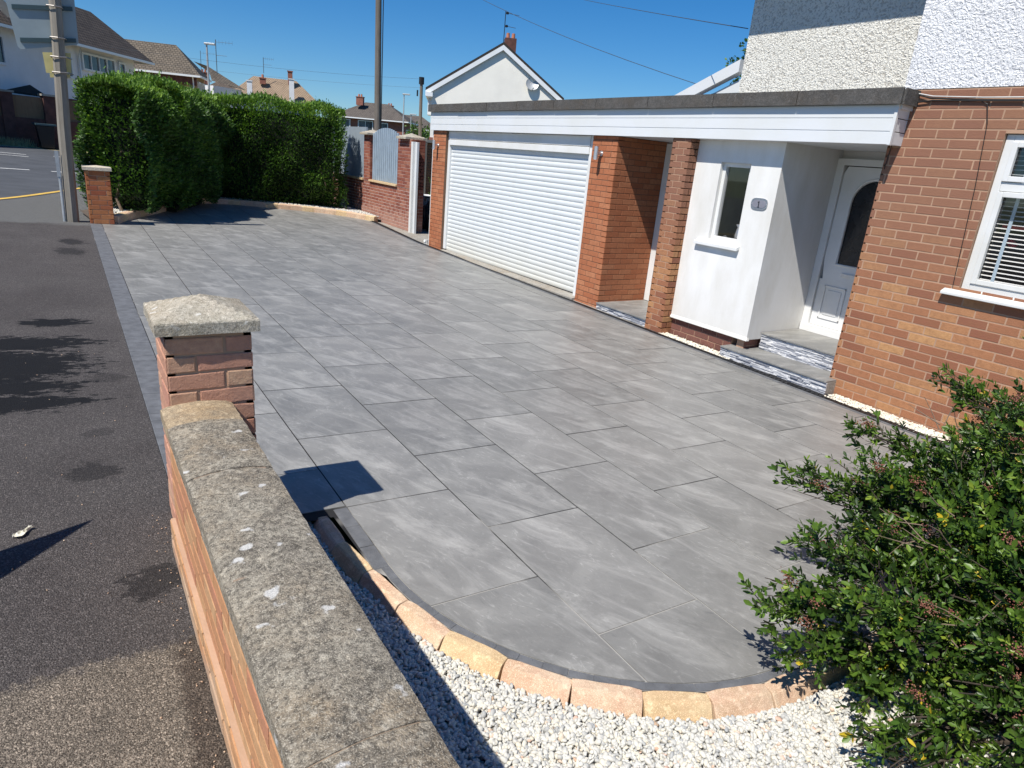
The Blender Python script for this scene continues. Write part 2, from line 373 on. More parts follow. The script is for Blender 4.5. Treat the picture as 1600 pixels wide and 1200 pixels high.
def clip(poly, x0, y0, x1, y1):
    def cut(P, ins, inter):
        o = []
        for i in range(len(P)):
            a, b = P[i - 1], P[i]
            if ins(b):
                if not ins(a): o.append(inter(a, b))
                o.append(b)
            elif ins(a): o.append(inter(a, b))
        return o
    def ix(c): return lambda a, b: (c, a[1] + (b[1] - a[1]) * (c - a[0]) / (b[0] - a[0]))
    def iy(c): return lambda a, b: (a[0] + (b[0] - a[0]) * (c - a[1]) / (b[1] - a[1]), c)
    for ins, it in ((lambda q: q[0] >= x0, ix(x0)), (lambda q: q[0] <= x1, ix(x1)), (lambda q: q[1] >= y0, iy(y0)), (lambda q: q[1] <= y1, iy(y1))):
        if len(poly) < 3: return []
        poly = cut(poly, ins, it)
    return poly
def area(P): return .5 * sum(P[i - 1][0] * P[i][1] - P[i][0] * P[i - 1][1] for i in range(len(P)))
def smoothline(P, n=6):
    out = []
    for i in range(len(P) - 1):
        p0 = Vector(P[max(i - 1, 0)]); p1 = Vector(P[i]); p2 = Vector(P[i + 1]); p3 = Vector(P[min(i + 2, len(P) - 1)])
        for k in range(n):
            t = k / n; out.append(tuple(.5 * ((2 * p1) + (p2 - p0) * t + (2 * p0 - 5 * p1 + 4 * p2 - p3) * t * t + (3 * p1 - p0 - 3 * p2 + p3) * t ** 3)))
    out.append(tuple(P[-1])); return out
def resample(P, step):
    P = [Vector(q) for q in P]; d = [0]
    for i in range(1, len(P)): d.append(d[-1] + (P[i] - P[i - 1]).length)
    n = max(1, round(d[-1] / step)); out = []
    for k in range(n + 1):
        s = d[-1] * k / n; i = 1
        while i < len(P) - 1 and d[i] < s: i += 1
        out.append(P[i - 1].lerp(P[i], (s - d[i - 1]) / max(1e-9, d[i] - d[i - 1])))
    return out

# ------------------------------------------------------------------ materials
M = {}
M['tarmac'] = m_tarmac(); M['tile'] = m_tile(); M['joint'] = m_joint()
M['road'] = m_plain('road_asphalt', (.062, .066, .073), .85, .22, 1.5, bump=.5, bscale=150)
M['earth'] = m_plain('bed_soil', (.10, .075, .055), .95, .4, 12, bump=.7, bscale=40)
M['grass_dry'] = m_plain('dry_grass', (.32, .26, .13), .9, .4, 8)
M['ground'] = m_plain('far_ground', (.10, .12, .06), .95, .3, .3)
M['line'] = m_plain('road_paint', (.72, .72, .70), .7, .25, 8)
M['yellow'] = m_plain('yellow_paint', (.62, .40, .08), .7, .2, 6)
M['charcoal'] = m_plain('charcoal_sett', (.12, .124, .132), .75, .25, 14, bump=.4, bscale=120)
M['channel'] = m_plain('channel_plastic', (.012, .012, .013), .5, .2, 20)
M['tan'] = m_stone('tan_kerb_stone', (.60, .46, .33), (.54, .34, .23), None, bump=.35, dark=.14)
M['tan_y'] = m_stone('yellow_kerb_stone', (.60, .47, .29), (.56, .38, .22), None, bump=.35, dark=.14)
M['coping'] = m_stone('weathered_coping', (.50, .45, .36), (.21, .185, .15), (.80, .78, .74), 12, .9, .75)
M['coping_pale'] = m_stone('coping_pale', (.46, .37, .25), (.25, .20, .14), (.7, .62, .5), 9, .5, .45)
M['cap'] = m_stone('pillar_cap', (.52, .48, .40), (.33, .30, .23), (.66, .64, .58), 16, .6, .5)
M['cap_far'] = m_stone('pillar_cap_far', (.60, .54, .44), (.50, .44, .34), None, 12, .4, .12)
M['concrete'] = m_stone('concrete', (.36, .34, .30), (.25, .235, .21), None, 12, .4, .3)
M['mortar_near'] = m_mortar('mortar_sandy', (.46, .30, .20))
M['mortar_bed'] = m_mortar('mortar_bed', (.28, .21, .15))
M['mortar_dark'] = m_mortar('mortar_dark', (.16, .095, .06))
M['mortar_pale'] = m_mortar('mortar_pale', (.43, .27, .18))
M['mortar_white'] = m_mortar('mortar_chalky', (.50, .36, .31))
M['br_pillar'] = m_brick('brick_salmon', [(0, (.58, .29, .21)), (.35, (.64, .39, .28)), (.65, (.61, .34, .26)), (1, (.66, .48, .33))], .8, .8)
M['br_wall'] = m_brick('brick_orange_wall', [(0, (.50, .24, .16)), (.3, (.56, .30, .16)), (.6, (.58, .34, .18)), (1, (.60, .39, .22))], .7, .6, grime=(-.05, .25, (.46, .36, .27)))
M['br_garage'] = m_brick('brick_red_orange', [(0, (.40, .145, .07)), (.5, (.46, .18, .09)), (1, (.50, .225, .12))], .4, .35, grime=(-.15, .30, (.50, .33, .22)))
M['br_house'] = m_brick('brick_brown_orange', [(0, (.27, .115, .075)), (.3, (.37, .17, .095)), (.7, (.44, .22, .115)), (1, (.53, .31, .15))], .6, .5, high=(.9, 1.9, (.25, .125, .085)), grime=(-.22, .14, (.33, .13, .085)))
M['br_fence'] = m_brick('brick_dark_red', [(0, (.22, .075, .055)), (.5, (.31, .11, .075)), (1, (.40, .19, .13))], .5, .4, grime=(-.1, .9, (.46, .28, .22)))
M['br_far'] = m_brick('brick_far_pillar', [(0, (.33, .10, .055)), (.5, (.42, .16, .07)), (1, (.55, .27, .12))], .4, .3)
M['br_plinth'] = m_brick('brick_plinth_plum', [(0, (.17, .08, .065)), (.5, (.22, .10, .08)), (1, (.26, .13, .10))], .4, .3)
M['upvc'] = m_upvc('white_upvc'); M['upvc2'] = m_upvc('white_cladding', (.70, .72, .74), .04, .4)
t = NT('roller_slats'); o = t.obj(); z_ = t.n('SeparateXYZ', {'Vector': o}).outputs[2]
lo_ = t.math('ADD', t.n('MapRange', {'Value': z_, 'From Min': .15, 'From Max': .85, 'To Min': .9, 'To Max': 0.}).outputs[0], t.math('MULTIPLY', t.math('SUBTRACT', t.noise(o, 2.5, 5), .5), .5))
dc = t.mix(t.math('MULTIPLY', t.ramp(lo_, [(.1, 0), (.9, 1)]), .55), (.64, .67, .68), (.60, .56, .44)); dc = t.mix(t.math('MULTIPLY', t.ramp(t.noise(t.map(o, (1, 2.2, .5)), 3, 5), [(.5, 0), (.8, 1)]), .25), dc, (.50, .50, .46))
M['door_white'] = t.set(color=dc, rough=.4)
M['pebble_cream'] = m_pebbledash('cream_pebbledash', (.80, .78, .71), (.38, .35, .30))
M['pebble_white'] = m_pebbledash('white_pebbledash', (.82, .82, .83), (.52, .53, .56))
M['render'] = m_render('white_render', (.78, .775, .76))
M['felt'] = m_stone('roof_felt', (.115, .11, .105), (.07, .068, .065), None, 12, .5, .4)
M['doorglass'] = m_plain('door_glass', (.012, .014, .018), .06, .5, 9, bump=.15, bscale=40)
M['glass'] = m_glass('window_pane'); M['farglass'] = m_farglass()
M['dark'] = m_plain('dark_interior', (.02, .02, .022), .9, .3, 4)
M['room'] = m_plain('room_wall', (.30, .31, .22), .9, .2, 3)
M['blind'] = m_plain('blind_slat', (.85, .85, .83), .5, .05); M['tape'] = m_plain('blind_tape', (.50, .62, .72), .8, .1)
M['red'] = m_plain('red_cloth', (.45, .02, .05), .7, .2)
M['steel'] = m_plain('brushed_steel', (.62, .62, .63), .38, .1, 30, .7)
M['silver'] = m_plain('silver_plate', (.50, .50, .52), .35, .1, 30, .8)
M['black'] = m_plain('black_plastic', (.013, .013, .015), .3, .3, 20, bump=.3, bscale=12)
M['cable'] = m_plain('black_cable', (.012, .012, .012), .5, .1)
M['whitecable'] = m_plain('white_cable', (.6, .6, .58), .5, .1)
M['greypanel'] = m_plain('grey_painted_wood', (.25, .30, .35), .7, .10, 5, bump=.2, bscale=60)
M['greypanel2'] = m_plain('blue_grey_slats', (.27, .34, .41), .65, .12, 5, bump=.2, bscale=60)
M['pole'] = m_wood_pole('weathered_post', (.19, .165, .13), (.30, .275, .235))
M['pole_tele'] = m_wood_pole('telegraph_pole', (.12, .10, .08), (.20, .175, .15))
M['signback'] = m_plain('sign_back_grey', (.30, .36, .38), .45, .08, 3)
M['signrail'] = m_plain('sign_rail', (.045, .08, .09), .5, .1)
M['yellowplate'] = m_plain('yellow_plate', (.60, .52, .22), .6, .1, 8)
M['strap'] = m_plain('steel_strap', (.30, .28, .26), .5, .15, 20, .6)
M['galv'] = m_plain('galvanised', (.42, .44, .45), .5, .15, 8, .4)
M['galv_dark'] = m_plain('wire_grey', (.06, .075, .09), .6, .1)
M['slate1'] = m_rooftile('roof_brown', (.072, .056, .046), (.13, .10, .08), .20, .22)
M['slate2'] = m_rooftile('roof_brown_grey', (.10, .082, .064), (.165, .135, .102), .18, .22)
M['slate3'] = m_rooftile('roof_sand', (.30, .215, .145), (.34, .25, .17), .16, .2)
M['slate4'] = m_rooftile('roof_dark', (.085, .072, .064), (.12, .102, .088), .18, .22)
M['wall_w'] = m_plain('painted_render_white', (.70, .71, .74), .85, .06, 1.5, bump=.3, bscale=30)
M['wall_c'] = m_plain('painted_render_cream', (.84, .81, .73), .85, .05, 1.2, bump=.2, bscale=20)
M['wall_brick'] = m_plain('far_brick_dark', (.11, .045, .035), .9, .3, 5)
M['wall_brick2'] = m_plain('far_brick_tan', (.36, .24, .14), .9, .2, 3)
M['wall_brick3'] = m_plain('far_brick_red', (.25, .10, .07), .9, .2, 5)
M['fencewood'] = m_wood_pole('fence_wood', (.20, .11, .06), (.30, .17, .09))
M['copper'] = m_plain('terracotta', (.42, .16, .09), .8, .2)
M['gutter'] = m_upvc('far_gutter_white', (.78, .80, .82), .05)
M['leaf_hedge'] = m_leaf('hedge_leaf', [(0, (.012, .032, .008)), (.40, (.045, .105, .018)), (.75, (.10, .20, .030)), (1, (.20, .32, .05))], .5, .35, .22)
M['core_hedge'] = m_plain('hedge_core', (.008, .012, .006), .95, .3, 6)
M['leaf_shrub'] = m_leaf('shrub_leaf', [(0, (.014, .032, .006)), (.4, (.048, .100, .013)), (.8, (.125, .21, .026)), (.965, (.22, .28, .035)), (.98, (.55, .42, .03)), (1, (.55, .40, .03))], .42, .4, .16)
M['flower'] = m_leaf('dried_flower', [(0, (.14, .045, .035)), (.6, (.24, .10, .07)), (1, (.33, .17, .11))], .8, .2, .1)
M['twig'] = m_plain('twig', (.16, .115, .08), .9, .3, 20)
M['twig_dark'] = m_plain('twig_dark', (.06, .045, .032), .9, .3, 20)
def m_gravel(name, stops):
    t = NT(name); o = t.obj(); c = t.ramp(t.attr('rnd'), stops)
    c = t.mix(t.ramp(t.noise(o, 70, 5), [(.4, 0), (.75, .4)]), c, (.50, .48, .43))
    return t.set(color=c, rough=.75, normal=t.bump(t.noise(o, 140, 4), .3, .004))
M['gravel'] = m_gravel('white_chippings', [(0, (.34, .35, .35)), (.2, (.52, .51, .47)), (.7, (.63, .615, .56)), (.96, (.66, .60, .47)), (.99, (.62, .40, .30)), (1, (.45, .30, .18))])
M['paper'] = m_plain('paper', (.70, .67, .55), .9, .15, 30)

# ------------------------------------------------------------------ the ground
def sheet(name, poly, dz, mat, step=None):
    mb = MB(); mb.add([(x, y, gz(x, y) + dz) for x, y in poly], [tuple(range(len(poly)))] if area(poly) > 0 else [tuple(range(len(poly)))[::-1]])
    return struct(build(name, mb, mat))
g = MB(); g.add([(-1500, -1500, -1.1), (1500, -1500, -1.1), (1500, 1500, -1.1), (-1500, 1500, -1.1)], [(0, 1, 2, 3)])
struct(build('ground', g, M['ground']))
RE = smoothline([(-9, 6), (-5, 10.3), (-2.4, 13.6), (-1.01, 15.71), (-.1, 17.8), (.45, 19.23), (1.5, 21.2), (3.4, 22.6), (8, 23.6), (26, 25)], 5)      # kerb line of the pavement
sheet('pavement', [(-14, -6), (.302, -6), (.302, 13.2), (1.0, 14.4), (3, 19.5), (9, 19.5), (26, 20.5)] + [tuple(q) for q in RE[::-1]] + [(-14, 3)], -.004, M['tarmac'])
sheet('road', [tuple(q) for q in RE] + [(26, 36), (3, 36.2), (-2, 34.6), (-16, 30), (-16, 2)], -.012, M['road'])
sheet('verge', [(-16, 30), (-2, 34.6), (3, 36.2), (26, 36), (60, 60), (-30, 60)], -.02, M['grass_dry'])
def ribbon(name, line, wd, dz, mat):
    mb = MB(); P = [Vector((*q, 0)) for q in line]; vs = []
    for i, q in enumerate(P):
        d = (P[min(i + 1, len(P) - 1)] - P[max(0, i - 1)]).normalized(); n = Vector((-d.y, d.x, 0)) * wd / 2
        for a in (q - n, q + n): vs.append((a.x, a.y, gz(a.x, a.y) + dz))
    mb.add(vs, [(2 * i, 2 * i + 2, 2 * i + 3, 2 * i + 1) for i in range(len(P) - 1)])
    return struct(build(name, mb, mat))
ribbon('yellow_line', [(q[0] - .12, q[1] + .1) for q in RE], .11, -.004, M['yellow'])
for k, (a, b) in enumerate((((-3.8, 22.4), (-2.3, 22.9)), ((-1.9, 23.1), (-.75, 23.55)), ((-.25, 23.7), (1.2, 24.1)), ((2.2, 24.4), (3.7, 24.7)))):
    ribbon('road_marking', [a, b], .12, -.006, M['line'])
ribbon('road_marking', [(-3.4, 30.0), (-1.0, 30.3)], .13, -.006, M['line']); ribbon('road_marking', [(-3.3, 28.9), (-.9, 29.2)], .10, -.006, M['line'])
ribbon('road_marking', [(-.2, 30.9), (1.6, 31.1)], .12, -.006, M['line'])

# driveway outline (the tiled area inside the charcoal borders)
CX, CY, CR = 2.30, 2.40, 1.235
arc = [(CX - CR * math.cos(a), CY - CR * math.sin(a)) for a in [R(q) for q in range(0, 91, 3)]]
curb = smoothline([(.66, 13.40), (.80, 13.85), (1.25, 14.85), (2.20, 16.95), (2.52, 17.62), (2.85, 17.98), (3.35, 18.12), (4.05, 18.05), (5.2, 17.80), (5.8, 17.50), (6.25, 17.05), (6.60, 16.45)], 6)
drive = [(.475, 3.24), (.64, 3.24), (.64, 2.98), (1.065, 2.98)] + arc + [(6.02, CY - CR), (6.02, 3.0), (6.10, 13.0), (6.42, 16.45)] + [tuple(q) for q in curb[::-1]] + [(.475, 13.28)]
mb = MB()
X0 = 1.6607; W, L, gap = .60, .90, .0042
phases = {}
for ci in range(-2, 9):
    x0 = X0 + ci * W; ph = 4.33 if ci % 2 == 0 else 3.868
    for ri in range(-6, 18):
        y0 = ph + ri * L - L; y1 = y0 + L
        P = clip(drive, x0 + gap, y0 + gap, x0 + W - gap, y1 - gap)
        if len(P) < 3 or abs(area(P)) < .0008: continue
        kk = random.randrange(5); tl = random.uniform(-.0009, .0009); rr = float(random.random())
        top = [(x, y, gz(x, y) + tl) for x, y in P]; bot = [(x, y, gz(x, y) - .012) for x, y in P]; n = len(P)
        tv = [(x - x0, y - y0, kk * 3.7) for x, y in P]
        mb.add(top + bot, [tuple(range(n))] + [(i, i + n, (i + 1) % n + n, (i + 1) % n) for i in range(n)], 0, rnd=rr, tuv=tv + tv)
struct(build('driveway', mb, M['tile']))
joint_poly = [(.30, 3.24), (.64, 3.24), (.64, 2.9), (.97, 2.9), (.985, 2.4)] + [(CX - 1.28 * math.cos(R(q)), CY - 1.28 * math.sin(R(q))) for q in range(3, 91, 3)] + [(6.3, 1.12), (6.3, 13.), (6.62, 16.45)] + [tuple(q) for q in curb[::-1]] + [(.30, 13.28)]
mb = MB(); mb.add([(x, y, gz(x, y) - .0035) for x, y in joint_poly], [tuple(range(len(joint_poly)))]); struct(build('driveway_joints', mb, M['joint']))
# charcoal setts
mb = MB()
def sett(P, h=0.0):
    n = 4; tl = random.uniform(-.001, .0015) + h; c = Vector((sum(q[0] for q in P) / 4, sum(q[1] for q in P) / 4))
    I = [(q[0] + (c.x - q[0]) * .03, q[1] + (c.y - q[1]) * .03) for q in P]
    mb.add([(x, y, gz(x, y) + tl) for x, y in I] + [(x, y, gz(x, y) + tl - .003) for x, y in P] + [(x, y, gz(x, y) - .012) for x, y in P],
           [(0, 1, 2, 3)] + [(a + 4 * k, a + 4 + 4 * k, (a + 1) % 4 + 4 + 4 * k, (a + 1) % 4 + 4 * k) for k in (0, 1) for a in range(4)])
y = 3.25
while y < 13.25:
    l = .125; sett([(.303, y + .002), (.470, y + .002), (.470, y + l - .002), (.303, y + l - .002)]); y += l
def radial(c, r0, r1, a0, a1): return [(c[0] - r1 * math.cos(a0), c[1] - r1 * math.sin(a0)), (c[0] - r1 * math.cos(a1), c[1] - r1 * math.sin(a1)), (c[0] - r0 * math.cos(a1), c[1] - r0 * math.sin(a1)), (c[0] - r0 * math.cos(a0), c[1] - r0 * math.sin(a0))]
for k in range(20):
    a = R(k * 4.5); sett(radial((CX, CY), CR + .004, 1.278, a + (.0012 if k % 5 == 0 else -.0005), a + R(4.5) + .0003))
for k in range(3): sett([(.99, 2.4 + k * .19), (1.061, 2.4 + k * .19), (1.061, 2.4 + k * .19 + .186), (.99, 2.4 + k * .19 + .186)])
for k in range(18): sett([(2.3 + k * .2, 1.122), (2.3 + k * .2 + .196, 1.122), (2.3 + k * .2 + .196, 1.160), (2.3 + k * .2, 1.160)])
y = 1.12
while y < 16.3:
    f = max(0, (y - 13) / 3.4) * .32 + max(0, min(1, (y - 3) / 10)) * .08
    sett([(6.026 + f, y), (6.085 + f, y), (6.085 + f, y + .196), (6.026 + f, y + .196)]); y += .2
struct(build('border_setts', mb, M['charcoal']))
# channel drain along the house
mb = MB(); y = 1.12
while y < 16.3:
    f = max(0, (y - 13) / 3.4) * .32 + max(0, min(1, (y - 3) / 10)) * .08; y2 = y + .5; f2 = max(0, (y2 - 13) / 3.4) * .32 + max(0, min(1, (y2 - 3) / 10)) * .08
    for s in range(10):
        ya = y + s * .05; ff = f + (f2 - f) * s / 10; z = gz(6.13, ya)
        mb.box(6.092 + ff, ya + .004, z - .02, 6.148 + ff, ya + .040, z + .003)
    for xx in (6.088, 6.150):
        mb.add([(xx + f, y, gz(xx, y) - .02), (xx + f + .005, y, gz(xx, y) - .02), (xx + f2 + .005, y2, gz(xx, y2) - .02), (xx + f2, y2, gz(xx, y2) - .02), (xx + f, y, gz(xx, y) + .004), (xx + f + .005, y, gz(xx, y) + .004), (xx + f2 + .005, y2, gz(xx, y2) + .004), (xx + f2, y2, gz(xx, y2) + .004)], [(4, 5, 6, 7), (0, 4, 7, 3), (1, 2, 6, 5)])
    y = y2
tag(build('drain_channel', mb, M['channel'], origin=(6.1, 8, gz(6.1, 8))), 'long black slotted drain channel at the foot of the house front', 'drain')
# concrete strip between the drain and the garage / garden wall, and beds
mb = MB(); mb.add([(x, y, gz(x, y) - .0015) for x, y in [(6.162, 6.1), (6.45, 6.1), (6.45, 12.6), (8.6, 12.7), (8.6, 25), (6.9, 25), (6.9, 16.3), (6.56, 16.4), (6.24, 13.)]], [tuple(range(9))])
struct(build('concrete_apron', mb, M['concrete']))
inr = [(CX - 1.285 * math.cos(R(q)), CY - 1.285 * math.sin(R(q))) for q in range(0, 91, 4)]
bed = [(.50, -2.5), (6.42, -2.5), (6.42, 1.11)] + [(CX + .01, 1.113)] + inr[::-1] + [(.985, 2.96), (.50, 2.96)]
mb = MB(); mb.add([(x, y, gz(x, y) - .07) for x, y in bed], [tuple(range(len(bed)))]); struct(build('front_bed', mb, M['earth']))
farbed = [(.32, 13.45)] + [tuple(q) for q in curb] + [(6.75, 16.45), (6.75, 20), (3, 20.5), (.2, 14.5)]
mb = MB(); mb.add([(x, y, gz(x, y) + .05) for x, y in farbed], [tuple(range(len(farbed)))]); struct(build('hedge_bed', mb, M['earth']))

# ------------------------------------------------------------------ kerb edgings of tan stone
def edging(name, label, line, hw, top, bottom, step, side, z_side):
    """half-round topped stones laid end to end along line"""
    P = resample(line, step); root = thing(name, label, 'kerb edging', (P[len(P) // 2].x, P[len(P) // 2].y, gz(P[len(P) // 2].x, P[len(P) // 2].y)))
    for i in range(len(P) - 1):
        a, b = P[i], P[i + 1]; d = (b - a).normalized(); n = Vector((-d.y, d.x)); j = random.uniform
        if z_side: chf = [(-hw, bottom), (-hw, top - .062), (-hw * .9, top - .050), (-hw * .25, top - .006), (hw * .0, top), (hw * .85, top + .002), (hw, top - .008), (hw, bottom)]
        mb = MB(); prof = [(-hw, bottom), (-hw, top - .022), (-hw * .82, top - .006), (-hw * .4, top), (hw * .4, top + .001), (hw * .82, top - .008), (hw, top - .028), (hw, bottom)]
        if z_side: prof = chf
        ns = 5; vs = []; wb = [(j(-.003, .003), j(-.003, .003)) for _ in prof]; tz = j(-.004, .004)
        for k in range(ns + 1):
            s = k / ns; q = a.lerp(b, s); ed = .005 if k in (0, ns) else 0; q = q + d * (.002 if k == 0 else -.002 if k == ns else 0)
            for (u, z), (w0, w1) in zip(prof, wb):
                uu = u * (1 - ed / hw * .6) + w0 * math.sin(s * 5 + u * 40); x, y = q.x + n.x * uu, q.y + n.y * uu
                vs.append((x, y, gz(x, y) + z + tz + w1 * math.cos(s * 6 + u * 30) - (ed * .8 if z > bottom else 0)))
        m = len(prof)
        mb.add(vs, [(k * m + c, k * m + c + 1, (k + 1) * m + c + 1, (k + 1) * m + c) for k in range(ns) for c in range(m - 1)] + [tuple(range(m))[::-1], tuple(range(ns * m, ns * m + m))])
        build('kerb_stone', mb, M['tan_y'] if i % 3 == 1 else M['tan'], root, smooth=False, bevel=.003)
    return root
R_ = 1.331
near_line = [Vector((.900, 2.92))] + [Vector((.905, 2.55))] + [Vector((CX - R_ * math.cos(R(q)), CY - R_ * math.sin(R(q)))) for q in range(8, 91, 3)] + [Vector((5.0, CY - R_))]
edging('front_kerb_edging', 'curved tan stone kerb edging between the grey paving and the white gravel', near_line, .050, .006, -.12, .26, 1, 1)
edging('hedge_kerb_edging', 'raised tan stone kerb edging along the foot of the hedge', [Vector(q) for q in curb], .075, .13, -.03, .30, 1, 0)

# ------------------------------------------------------------------ gravel
import bmesh
def ico(sub):
    bm = bmesh.new(); bmesh.ops.create_icosphere(bm, subdivisions=sub, radius=1.0)
    V = np.array([v.co[:] for v in bm.verts]); F = np.array([[v.index for v in f.verts] for f in bm.faces]); bm.free(); return V, F
def rot_rand(n):
    q = RNG.normal(size=(n, 4)); q /= np.linalg.norm(q, axis=1)[:, None]; a, b, c, d = q.T
    return np.stack([np.stack([1 - 2 * (c * c + d * d), 2 * (b * c - a * d), 2 * (b * d + a * c)], -1), np.stack([2 * (b * c + a * d), 1 - 2 * (b * b + d * d), 2 * (c * d - a * b)], -1), np.stack([2 * (b * d - a * c), 2 * (c * d + a * b), 1 - 2 * (b * b + c * c)], -1)], 1)
def inpoly(P, poly):
    x, y = P[:, 0], P[:, 1]; r = np.zeros(len(P), bool)
    for i in range(len(poly)):
        x1, y1 = poly[i - 1]; x2, y2 = poly[i]
        c = ((y1 > y) != (y2 > y)) & (x < (x2 - x1) * (y - y1) / ((y2 - y1) if y2 != y1 else 1e-9) + x1); r ^= c
    return r
def pebbles(name, pts, zs, size, mat, flat=.62, sub=2):
    V0, F0 = ico(sub); n = len(pts); k = len(V0)
    var = [V0 * (1 + .22 * np.sin(V0 @ RNG.normal(size=3) * 2.2 + i)[:, None] + .10 * np.sin(V0 @ RNG.normal(size=3) * 4)[:, None]) for i in range(8)]
    B = np.stack(var)[RNG.integers(0, 8, n)]
    s = size * RNG.uniform(.65, 1.35, n)[:, None] * np.stack([RNG.uniform(.9, 1.35, n), RNG.uniform(.7, 1.0, n), RNG.uniform(.45, .8, n)], -1)
    B = B * s[:, None, :]; Rm = rot_rand(n); B = np.einsum('nij,nkj->nki', Rm, B); B[:, :, 2] *= flat + .25
    ctr = np.column_stack([pts, zs]); Vv = (B + ctr[:, None, :]).reshape(-1, 3); Ff = (F0[None] + (np.arange(n) * k)[:, None, None]).reshape(-1, 3)
    return stuff(bulk(name, Vv, Ff, mat, attrs={'rnd': np.repeat(RNG.random(n), k)}, smooth=True))
def scatter(poly, dens, layers):
    xs = [q[0] for q in poly]; ys = [q[1] for q in poly]; A = (max(xs) - min(xs)) * (max(ys) - min(ys)); out = []; zz = []
    for dz in layers:
        n = int(A * dens); P = np.column_stack([RNG.uniform(min(xs), max(xs), n), RNG.uniform(min(ys), max(ys), n)]); P = P[inpoly(P, poly)]
        out.append(P); zz.append(gz(P[:, 0], P[:, 1]) + dz + RNG.uniform(-.004, .004, len(P)))
    return np.concatenate(out), np.concatenate(zz)
outr = [(CX - 1.375 * math.cos(R(q)), CY - 1.375 * math.sin(R(q))) for q in range(4, 91, 4)]
gp = [(.52, .0), (2.9, .0), (3.6, 1.02), (2.31, 1.02)] + outr[::-1] + [(.87, 2.45), (.87, 2.95), (.52, 2.95)]
P, Z = scatter(gp, 7200, (-.055, -.046, -.036)); pebbles('white_gravel', P, Z, .0090, M['gravel'])
P, Z = scatter([(3.0, -.6), (6.3, -.6), (6.3, .95), (3.6, .95)], 700, (-.055, -.045)); pebbles('gravel_under_shrub', P, Z, .0185, M['gravel'], sub=1)
side = [(.40, 13.62)] + [(q[0] - .02 if q[1] < 17 else q[0], q[1] + .09) for q in curb] + [(6.7, 16.5), (6.7, 18.6), (3, 19.2), (1.0, 15.6)]
P, Z = scatter(side, 900, (.09, .115)); pebbles('gravel_by_hedge', P, Z, .021, M['gravel'], sub=1)
P, Z = scatter([(6.175, 4.72), (6.36, 4.72), (6.36, 5.84), (6.175, 5.84)], 5200, (-.004,)); P2, Z2 = scatter([(6.175, 1.3), (6.395, 1.3), (6.395, 3.48), (6.175, 3.48)], 5200, (-.004,))
pebbles('cream_pebble_strip', np.concatenate([P, P2]), np.concatenate([Z, Z2]), .011, m_gravel('cream_pebbles', [(0, (.62, .56, .44)), (.5, (.78, .72, .58)), (1, (.82, .78, .68))]), sub=1)

P = np.column_stack([RNG.uniform(-.9, .24, 50), RNG.uniform(1.2, 6, 50)]); P = np.concatenate([P, np.column_stack([.235 - np.abs(RNG.normal(0, .03, 70)), RNG.uniform(1.3, 3.2, 70)])])
pebbles('pavement_grit', P, gz(P[:, 0], P[:, 1]) + .000, .0032, M['tan'], sub=1)
# ------------------------------------------------------------------ near boundary wall with its gate pillar
wall = thing('boundary_wall', 'low brick wall with weathered saddleback coping and square capped end pillar nearest the viewer', 'wall', (.38, 1.5, .03))
b = MB(); zb = -.06
bricks(b, 'y', .262, -.8, 2.885, zb, .635, -1, thick=.22, zoff=.0, tumble=.0006, proud=.0025)
bricks(b, 'x', -.8, .262, .482, zb, .635, -1, thick=.02)
build('brickwork', b, [M['br_wall'], M['mortar_near']], wall)
b = MB(); bricks(b, 'y', .242, -.8, 2.90, zb, .17, -1, thick=.018, zoff=.02, phase=.3, tumble=.002)
build('plinth', b, [M['br_wall'], M['mortar_near']], wall)
b = MB(); bricks(b, 'y', .482, -.8, 2.885, -.12, .635, 1, thick=.02)
build('inner_face', b, [M['br_wall'], M['mortar_near']], wall)
jn = [-.85, -.30, .325, .935, 1.56, 2.19, 2.66, 2.888]
for i in range(len(jn) - 1):
    y0, y1 = jn[i] + .0012, jn[i + 1] - .0012; mb = MB(); n = 14; m = 9; vs = []
    for a in range(n + 1):
        y = y0 + (y1 - y0) * a / n; e = .0025 if a in (0, n) else 0.
        ring = [(.240, .628), (.238, .655), (.238, .690 - e), (.262, .700 - e), (.310, .708 - e), (.375, .713 - e), (.440, .708 - e), (.490, .700 - e), (.514, .690 - e), (.514, .655), (.510, .628)]
        for (x, z) in ring:
            vs.append((x + random.uniform(-.0015, .0015), y, z + (i % 2) * .003 + random.uniform(-.0012, .0012) * (z > .65)))
    m = 11
    mb.add(vs, [(a * m + c, (a + 1) * m + c, (a + 1) * m + (c + 1) % m, a * m + (c + 1) % m) for a in range(n) for c in range(m)] + [tuple(range(m))[::-1], tuple(range(n * m, n * m + m))])
    build('coping_stone', mb, M['coping_pale'] if i == len(jn) - 2 else M['coping'], wall, smooth=True).modifiers.new('split', 'EDGE_SPLIT').split_angle = R(35)
mb = MB(); mb.box(.25, -.8, .60, .50, 2.885, .632); mb.prism([(.242, -.8, .632), (.242, -.8, .682), (.262, -.8, .697), (.310, -.8, .705), (.375, -.8, .710), (.440, -.8, .705), (.490, -.8, .697), (.510, -.8, .682), (.508, -.8, .632)], (0, 3.68, 0)); build('mortar_bed', mb, M['mortar_bed'], wall)
b = MB(); px0, px1, py0, py1 = .275, .605, 2.888, 3.22
kw = dict(thick=.03, zoff=-.018, bh=.0775, bl=.222, mo=.010, proud=.005, tumble=.0022)
mb = MB(); mb.box(px0 + .0008, py0 + .0008, -.1, px1 - .0008, py1 - .0008, 1.004, 1); b.add(mb.v, mb.f, 1)
bricks(b, 'x', py0, px0, px1, -.1, 1.005, -1, phase=0, **kw); bricks(b, 'y', px0, py0, py1, -.1, 1.005, -1, phase=.5, **kw)
